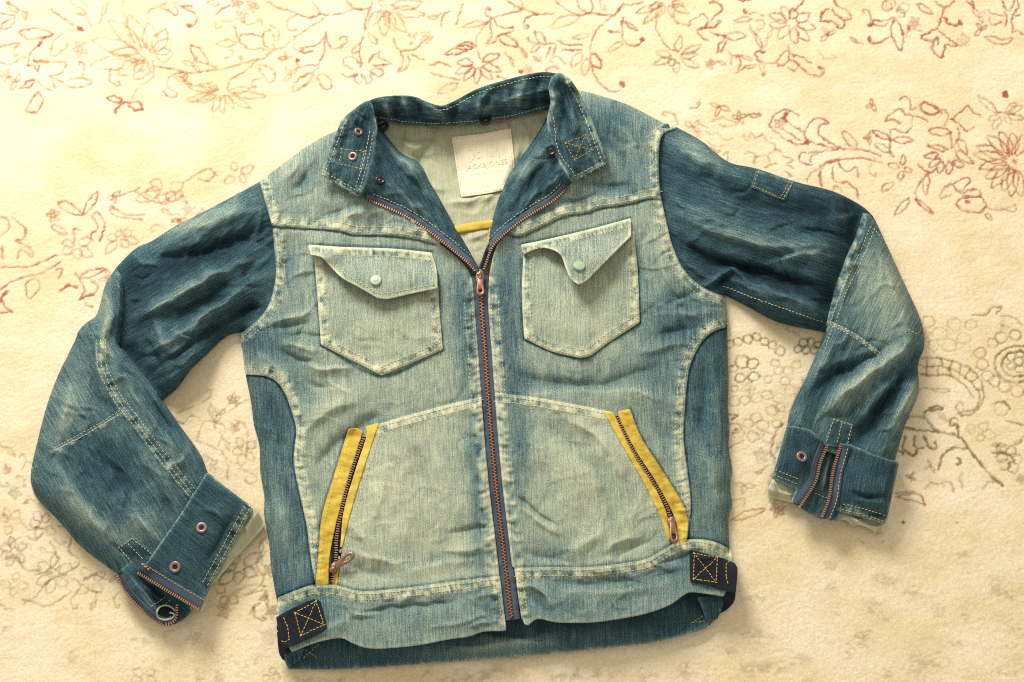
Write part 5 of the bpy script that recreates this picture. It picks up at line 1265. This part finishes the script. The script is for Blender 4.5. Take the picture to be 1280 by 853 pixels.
L('o', [(80, 160), (120, 210), (160, 200), (200, 210)], [(40, 270), (90, 240), (150, 250), (180, 220)], [(100, 520), (150, 490), (200, 430), (300, 380), (330, 350)], [(250, 390), (310, 420), (370, 460), (420, 480)], [(300, 240), (290, 300), (330, 330)], [(90, 500), (200, 530), (300, 470)], [(350, 420), (400, 400), (450, 420)], [(210, 260), (240, 330), (200, 380), (150, 400)], [(20, 330), (70, 330), (110, 380), (160, 380)], a=.55)
petals('o', (230, 400), [(150, 440), (200, 480), (280, 450), (300, 360), (230, 310), (160, 350)], 22, a=.45); petals('o', (380, 430), [(330, 480), (430, 470), (440, 390), (350, 370)], 20, a=.4)
petals('d', (60, 300), [(0, 330), (30, 360), (100, 350), (110, 270), (40, 240), (0, 280)], 18, a=.5); petals('d', (180, 190), [(120, 180), (150, 240), (230, 230), (200, 140), (140, 130)], 18, a=.5); petals('o', (60, 440), [(0, 440), (50, 490), (120, 450), (70, 390)], 18, a=.4)
petals('d', (40, 180), [(0, 150), (20, 120), (80, 130), (30, 230)], 16, a=.4)
petals('o', (1010, 370), [(940, 350), (970, 300), (1090, 310), (1080, 400), (1000, 440), (920, 440)], 24, a=.6); petals('o', (960, 480), [(900, 440), (930, 520), (1000, 520), (1060, 470), (1120, 450)], 20, a=.55); L('o', [(1120, 300), (1080, 360), (1110, 420), (1060, 480)], a=.5)
petals('o', (610, 830), [(560, 800), (550, 850), (650, 800), (660, 850)], 18, a=.35); petals('o', (1140, 820), [(1110, 850), (1150, 790), (1180, 840)], 18, a=.4)
L, leaf, dot, ring, petals = _z(190, 440, .2346)
L('b', [(140, 320), (220, 290)], [(240, 460), (270, 380), (330, 370), (390, 400), (370, 450), (355, 500)], [(240, 470), (300, 500), (370, 530), (400, 600), (400, 680)], [(420, 310), (480, 270), (520, 250)], [(440, 360), (500, 400), (505, 470), (505, 560)], [(460, 620), (520, 640), (560, 680), (520, 700), (490, 680)], [(300, 560), (350, 590)], [(160, 390), (200, 340), (250, 350)], a=.55)
petals('o', (490, 520), [(430, 540), (450, 460), (550, 480), (540, 580), (470, 610)], 22, a=.5); petals('o', (300, 600), [(270, 550), (350, 580), (340, 640)], 14, a=.4)
L, leaf, dot, ring, petals = _z(900, 390, .1994)
ring('o', (60, 200, 26), (115, 185, 28), (180, 170, 30), (235, 155, 24), (280, 180, 26), (330, 205, 26), (380, 245, 28), a=.75)
ring('k', (490, 230, 25), (525, 190, 26), (575, 185, 26), (545, 240, 26), (600, 240, 26), (620, 200, 22), a=.75)
ring('o', (140, 310, 42), (208, 322, 36), (130, 415, 32), (210, 405, 32), (90, 355, 26), a=.75)
ring('o', (430, 370, 30), (480, 330, 28), (370, 370, 28), (300, 420, 26), (350, 320, 26), (90, 560, 34), (160, 550, 30), (230, 540, 34), (300, 520, 30), (370, 540, 34), (440, 490, 32), (410, 430, 28), (330, 620, 36), (230, 660, 34), (270, 710, 36), (180, 700, 30), (380, 600, 30), (120, 760, 34), (210, 780, 34), (300, 790, 34), (360, 700, 30), (90, 480, 22), a=.42)
L('d', [(60, 640), (110, 650), (70, 670)], [(60, 700), (130, 710), (130, 750), (80, 760)], [(50, 850), (110, 820), (150, 800)], [(400, 700), (350, 760), (330, 830)], a=.7); dot('d', (100, 737), (250, 400), (80, 340), r=1.4)
L('d', [(330, 830), (320, 870), (345, 930), (350, 990), (320, 1040)], a=.5, w=1.4)
L, leaf, dot, ring, petals = _z(1100, 370, .293)
L('o', [(165, 290), (200, 300), (270, 300), (330, 320), (370, 350), (410, 390), (430, 430), (410, 480), (370, 490), (330, 500)], [(170, 265), (260, 265), (350, 290), (410, 330), (445, 400), (440, 450), (400, 500), (350, 510)], [(200, 270), (205, 300)], [(260, 265), (270, 300)], [(310, 275), (300, 310)], [(350, 290), (340, 325)], [(385, 310), (365, 350)], [(420, 350), (390, 370)], [(440, 400), (410, 400)], [(350, 510), (325, 470), (350, 450), (355, 465)],
  [(175, 330), (220, 340), (290, 335), (350, 370), (380, 400), (400, 430)], [(200, 300), (200, 340)], [(250, 300), (250, 338)], [(300, 310), (305, 340)], [(150, 430), (190, 390), (250, 410), (300, 405), (280, 395), (220, 395)], [(400, 80), (450, 80), (480, 50), (520, 45), (500, 75)], [(520, 85), (560, 85), (610, 120)], [(480, 460), (530, 450), (560, 480)], [(540, 530), (610, 550)], [(480, 670), (540, 670), (580, 700)], [(440, 820), (470, 790), (490, 800)], a=.65)
L('o', [(90, 560), (160, 570), (250, 580), (340, 600), (380, 650), (430, 710), (480, 770), (530, 810)], [(250, 580), (210, 540), (190, 500), (240, 470), (270, 480), (210, 490)], w=1.3, a=.8)
L('o', [(340, 600), (330, 550), (300, 550), (310, 520), (335, 525)], [(110, 600), (100, 650), (150, 680), (160, 660)], [(150, 600), (150, 640), (190, 650)], [(190, 600), (210, 640), (240, 650), (240, 620)], [(60, 650), (100, 670)], [(250, 740), (270, 680), (310, 650), (380, 650)], [(330, 690), (350, 710), (330, 720)], [(100, 525), (160, 510), (190, 520)], w=1.1, a=.8)
ring('d', (430, 240, 24), (440, 290, 25), (462, 340, 25), (490, 362, 24), (535, 388, 26), (590, 405, 26), (480, 200, 22), (520, 178, 24), (580, 165, 24), a=.6)
an = np.linspace(1.2, 5.2, 16); L('o', list(zip(590 + 100 * np.cos(an), 290 + 78 * np.sin(an))), list(zip(590 + 70 * np.cos(an), 290 + 54 * np.sin(an))), a=.8, w=1.0)
ring('o', (560, 260, 18), (595, 280, 18), (560, 300, 18), (600, 310, 18), (540, 280, 14), (600, 245, 16), a=.6)
ring('o', (210, 110, 26), (260, 160, 30), (320, 120, 28), (300, 210, 30), (360, 180, 28), (230, 210, 24), (390, 120, 24), a=.35)
petals('o', (560, 690), [(500, 690), (520, 740), (580, 760), (610, 700), (560, 640)], 24, a=.6); petals('o', (420, 580), [(370, 560), (440, 620), (500, 600), (460, 540)], 20, a=.3); ring('o', (520, 480, 30), a=.4)
L('d', [(60, 840), (110, 835), (160, 840)], a=.6)
L, leaf, dot, ring, petals = _z(900, 620, .297)
L('d', [(750, 5), (820, 20), (865, 35)], [(740, 0), (800, -10), (850, 0), (865, 35)], a=.7); leaf('b', (50, 100, 190, 55, 16), a=.7); L('b', [(0, 130), (50, 100)], [(50, 20), (100, 10), (100, 40)], a=.5)
dot('g', (772, 108), r=1.5); dot('g', (685, 190), r=1.0, a=.6); dot('k', (600, 192), (1000, 108), r=.9, a=.6)
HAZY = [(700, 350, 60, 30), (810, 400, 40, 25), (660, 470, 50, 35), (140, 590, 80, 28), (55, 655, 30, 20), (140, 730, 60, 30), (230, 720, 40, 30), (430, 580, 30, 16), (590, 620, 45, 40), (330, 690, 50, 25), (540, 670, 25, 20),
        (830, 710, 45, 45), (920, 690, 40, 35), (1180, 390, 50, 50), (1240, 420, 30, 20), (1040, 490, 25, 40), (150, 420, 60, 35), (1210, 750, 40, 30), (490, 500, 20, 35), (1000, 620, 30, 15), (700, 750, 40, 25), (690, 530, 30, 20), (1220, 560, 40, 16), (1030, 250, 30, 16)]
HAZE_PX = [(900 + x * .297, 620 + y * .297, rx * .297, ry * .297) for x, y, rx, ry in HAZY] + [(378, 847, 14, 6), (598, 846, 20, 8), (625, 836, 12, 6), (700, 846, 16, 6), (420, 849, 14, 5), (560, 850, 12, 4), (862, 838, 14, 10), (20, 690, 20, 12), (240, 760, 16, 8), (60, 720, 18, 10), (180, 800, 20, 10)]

def sprigs(boxes_, n, keys, seed, amin, amax):
    rng = np.random.default_rng(seed)
    pts = np.vstack([p[0] for p in PAT])
    L, leaf, dot, ring, petals = _z(0, 0, 1.0)
    k = t = 0
    while k < n and t < 4000:
        t += 1
        x0_, y0_, x1_, y1_ = boxes_[rng.integers(len(boxes_))]
        c = np.array([rng.uniform(x0_, x1_), rng.uniform(y0_, y1_)])
        if np.min(np.sum((pts - c) ** 2, 1)) < 8.0 ** 2:
            continue
        k += 1
        an = rng.uniform(0, 6.28); d = np.array([math.cos(an), math.sin(an)]); q = np.array([-d[1], d[0]])
        s = rng.uniform(5, 9); key = keys[rng.integers(len(keys))]; a = rng.uniform(amin, amax)
        typ = rng.integers(4); n0 = len(PAT)
        if typ == 0:
            leaf(key, (*(c - d * s), *(c + d * s), s * .32), a=a); L(key, [c - d * s, c - d * s * 1.8 + q * 3, c - d * s * 2.6 + q * 3], a=a)
        elif typ == 1:
            L(key, [c - d * s * 1.5, c + q * s * .6, c + d * s, c + d * s * 1.1 - q * s * .5, c + d * s * .5 - q * s * .4], a=a)
        elif typ == 2:
            petals(key, c, [c + s * 1.2 * np.array([math.cos(an + i * 1.25), math.sin(an + i * 1.25)]) for i in range(5)], s * .3, a=a)
        else:
            leaf(key, (*c, *(c + d * s * 1.6), s * .35), (*c, *(c + q * s * 1.4), s * .3), (*c, *(c - d * s * 1.3), s * .3), a=a)
        pts = np.vstack([pts] + [p[0] for p in PAT[n0:]])
sprigs([(0, 0, 1280, 70), (0, 50, 420, 105), (560, 60, 760, 88), (840, 40, 1040, 90)], 46, 'pbr', 3, .5, .85)
sprigs([(0, 240, 190, 370), (150, 220, 320, 290)], 16, 'rbp', 4, .45, .75)
sprigs([(830, 130, 1000, 200), (1080, 130, 1280, 275)], 18, 'rbb', 5, .5, .85)
sprigs([(925, 415, 1030, 640), (1130, 395, 1280, 610)], 34, 'ood', 6, .35, .6)
sprigs([(0, 560, 60, 760), (40, 640, 160, 760), (215, 490, 320, 600), (270, 670, 340, 770)], 52, 'ood', 7, .35, .6)
sprigs([(920, 690, 1280, 853), (380, 838, 900, 853), (0, 770, 340, 853)], 34, 'oo', 8, .16, .3)

DYE = {'r': (0.37, 0.105, 0.070), 'b': (0.36, 0.17, 0.075), 'p': (0.40, 0.21, 0.10), 'o': (0.21, 0.15, 0.055), 'd': (0.27, 0.095, 0.06), 'k': (0.11, 0.08, 0.03), 'g': (0.06, 0.14, 0.01)}

def build_carpet():
    x0, x1, y0, y1 = -0.70, 0.70, -0.47, 0.57
    st = 0.00145
    fx = np.arange(x0, x1, st); fy = np.arange(y0, y1, st)
    far = np.array([1.6, 1.3, 1.05, 0.85, 0.68, 0.54, 0.42, 0.32, 0.24, 0.17, 0.115, 0.075, 0.045, 0.025, 0.012, 0.005])
    nb = len(far)                                   # the carpet runs on beyond the picture
    fx = np.concatenate([x0 - far, fx, fx[-1] + far[::-1]]); fy = np.concatenate([y0 - far, fy, fy[-1] + far[::-1]])
    nx, ny = len(fx), len(fy)
    X, Y = np.meshgrid(fx, fy)
    x = (X / 0.001).ravel(); y = (Y / 0.001).ravel()
    rng = np.random.default_rng(8)
    W3 = np.stack([X.ravel(), Y.ravel(), np.zeros(X.size)], 1)
    W3[:, :2] += rng.normal(0, 0.00028, (X.size, 2))
    # pile: brushed tufts, soft trodden waves, short creases where the nap parts
    warp = fbm(x / 26, y / 26, 395, 2) * 14
    crease = np.abs(fbm((x + warp) / 17, (y + warp * .6) / 5.5, 400, 2))
    z = 0.0007 * fbm(x / 30, y / 22, 390, 2) + 0.0002 * sst(0.0, 0.12, crease) + 0.0003 * vnoise(x / 3.6, y / 2.6, 410) + rng.normal(0, 0.00008, x.size)
    W3[:, 2] = z - 0.0016
    i = np.arange(nx - 1)[None] + np.arange(ny - 1)[:, None] * nx
    q = np.stack([i, i + 1, i + nx + 1, i + nx], -1).reshape(-1, 4)
    base = np.array([0.775, 0.660, 0.455])
    t = fbm(x / 55, y / 38, 430, 3)[:, None]; t2 = fbm(x / 16, y / 9, 440, 2)[:, None]
    col = base[None] * (1 + t * np.array([0.09, 0.13, 0.28]) + t2 * np.array([0.03, 0.05, 0.10]))
    col *= (1 + 0.03 * rng.normal(0, 1, (x.size, 1)))
    px = UNT(np.stack([X.ravel(), Y.ravel(), np.zeros(X.size)], 1))
    jx = px[:, 0] + 2.2 * vnoise(x / 4.5, y / 4.5, 450) + 1.2 * vnoise(x / 1.9, y / 1.9, 451)
    jy = px[:, 1] + 2.2 * vnoise(x / 4.5, y / 4.5, 460) + 1.2 * vnoise(x / 1.9, y / 1.9, 461)
    J = np.stack([jx, jy], 1)
    fade = 0.5 + 0.9 * (vnoise(x / 9, y / 9, 470) + .5) * (0.6 + 0.8 * (vnoise(x / 2.2, y / 2.2, 471) + .5))
    fade = np.clip(fade, 0.2, 1.15)
    for line, w, a, k in PAT:
        wl = T(line, 0.0)
        c0 = max(0, int((wl[:, 0].min() - x0) / st) + nb - 4); c1 = min(nx, int((wl[:, 0].max() - x0) / st) + nb + 6)
        r0 = max(0, int((wl[:, 1].min() - y0) / st) + nb - 4); r1 = min(ny, int((wl[:, 1].max() - y0) / st) + nb + 6)
        if c1 <= c0 or r1 <= r0:
            continue
        idx = (np.arange(c0, c1)[None] + np.arange(r0, r1)[:, None] * nx).ravel()
        d = pdist(J[idx], line)
        m = np.clip((w + 1.35 - d) / 1.7, 0, 1) ** 1.2 * a * fade[idx]
        m = np.clip(m * (1.1 if k in 'od' else 0.9 if k == 'k' else 1.1 if k == 'p' else 0.95), 0, 0.92)[:, None]
        col[idx] = col[idx] * (1 - m) + np.array(DYE[k])[None] * m
        W3[idx, 2] -= 0.0005 * m[:, 0]
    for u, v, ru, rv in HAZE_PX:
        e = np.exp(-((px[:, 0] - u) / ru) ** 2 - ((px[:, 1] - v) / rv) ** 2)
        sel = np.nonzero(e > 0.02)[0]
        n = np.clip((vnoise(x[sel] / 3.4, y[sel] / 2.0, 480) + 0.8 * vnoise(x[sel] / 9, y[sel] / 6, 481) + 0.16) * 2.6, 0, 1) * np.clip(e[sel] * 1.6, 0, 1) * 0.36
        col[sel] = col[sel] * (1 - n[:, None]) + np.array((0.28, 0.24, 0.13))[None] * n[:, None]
    m, nt, b = mat("carpet_pile")
    at = nd(nt, 'ShaderNodeAttribute', attribute_name='dye')
    tc = nd(nt, 'ShaderNodeTexCoord')
    n1 = nd(nt, 'ShaderNodeTexNoise'); n1.inputs['Scale'].default_value = 520.0; n1.inputs['Detail'].default_value = 2.0
    nt.links.new(tc.outputs['Object'], n1.inputs['Vector'])
    rp = ramp(nt, [(0.30, (0.86, 0.84, 0.80)), (0.62, (1.0, 1.0, 1.0))])
    nt.links.new(n1.outputs['Fac'], rp.inputs['Fac'])
    mx = nd(nt, 'ShaderNodeMix', data_type='RGBA', blend_type='MULTIPLY'); mx.inputs[0].default_value = 1.0
    nt.links.new(at.outputs['Color'], mx.inputs[6]); nt.links.new(rp.outputs['Color'], mx.inputs[7])
    nt.links.new(mx.outputs[2], b.inputs['Base Color'])
    bp = nd(nt, 'ShaderNodeBump'); bp.inputs['Strength'].default_value = 0.35; bp.inputs['Distance'].default_value = 0.0008
    nt.links.new(n1.outputs['Fac'], bp.inputs['Height']); nt.links.new(bp.outputs['Normal'], b.inputs['Normal'])
    b.inputs['Roughness'].default_value = 1.0
    b.inputs['Specular IOR Level'].default_value = 0.0
    o = link("carpet", W3, q, [], m, None, local=False, kind="structure")
    a = o.data.attributes.new('dye', 'FLOAT_COLOR', 'POINT')
    c4 = np.ones((len(x), 4), np.float32); c4[:, :3] = np.clip(col, 0.01, 0.95)
    a.data.foreach_set('color', c4.ravel())
    return o
CARPET = build_carpet()
CARPET["label"] = "cream wool carpet with a faded red and olive floral outline pattern"
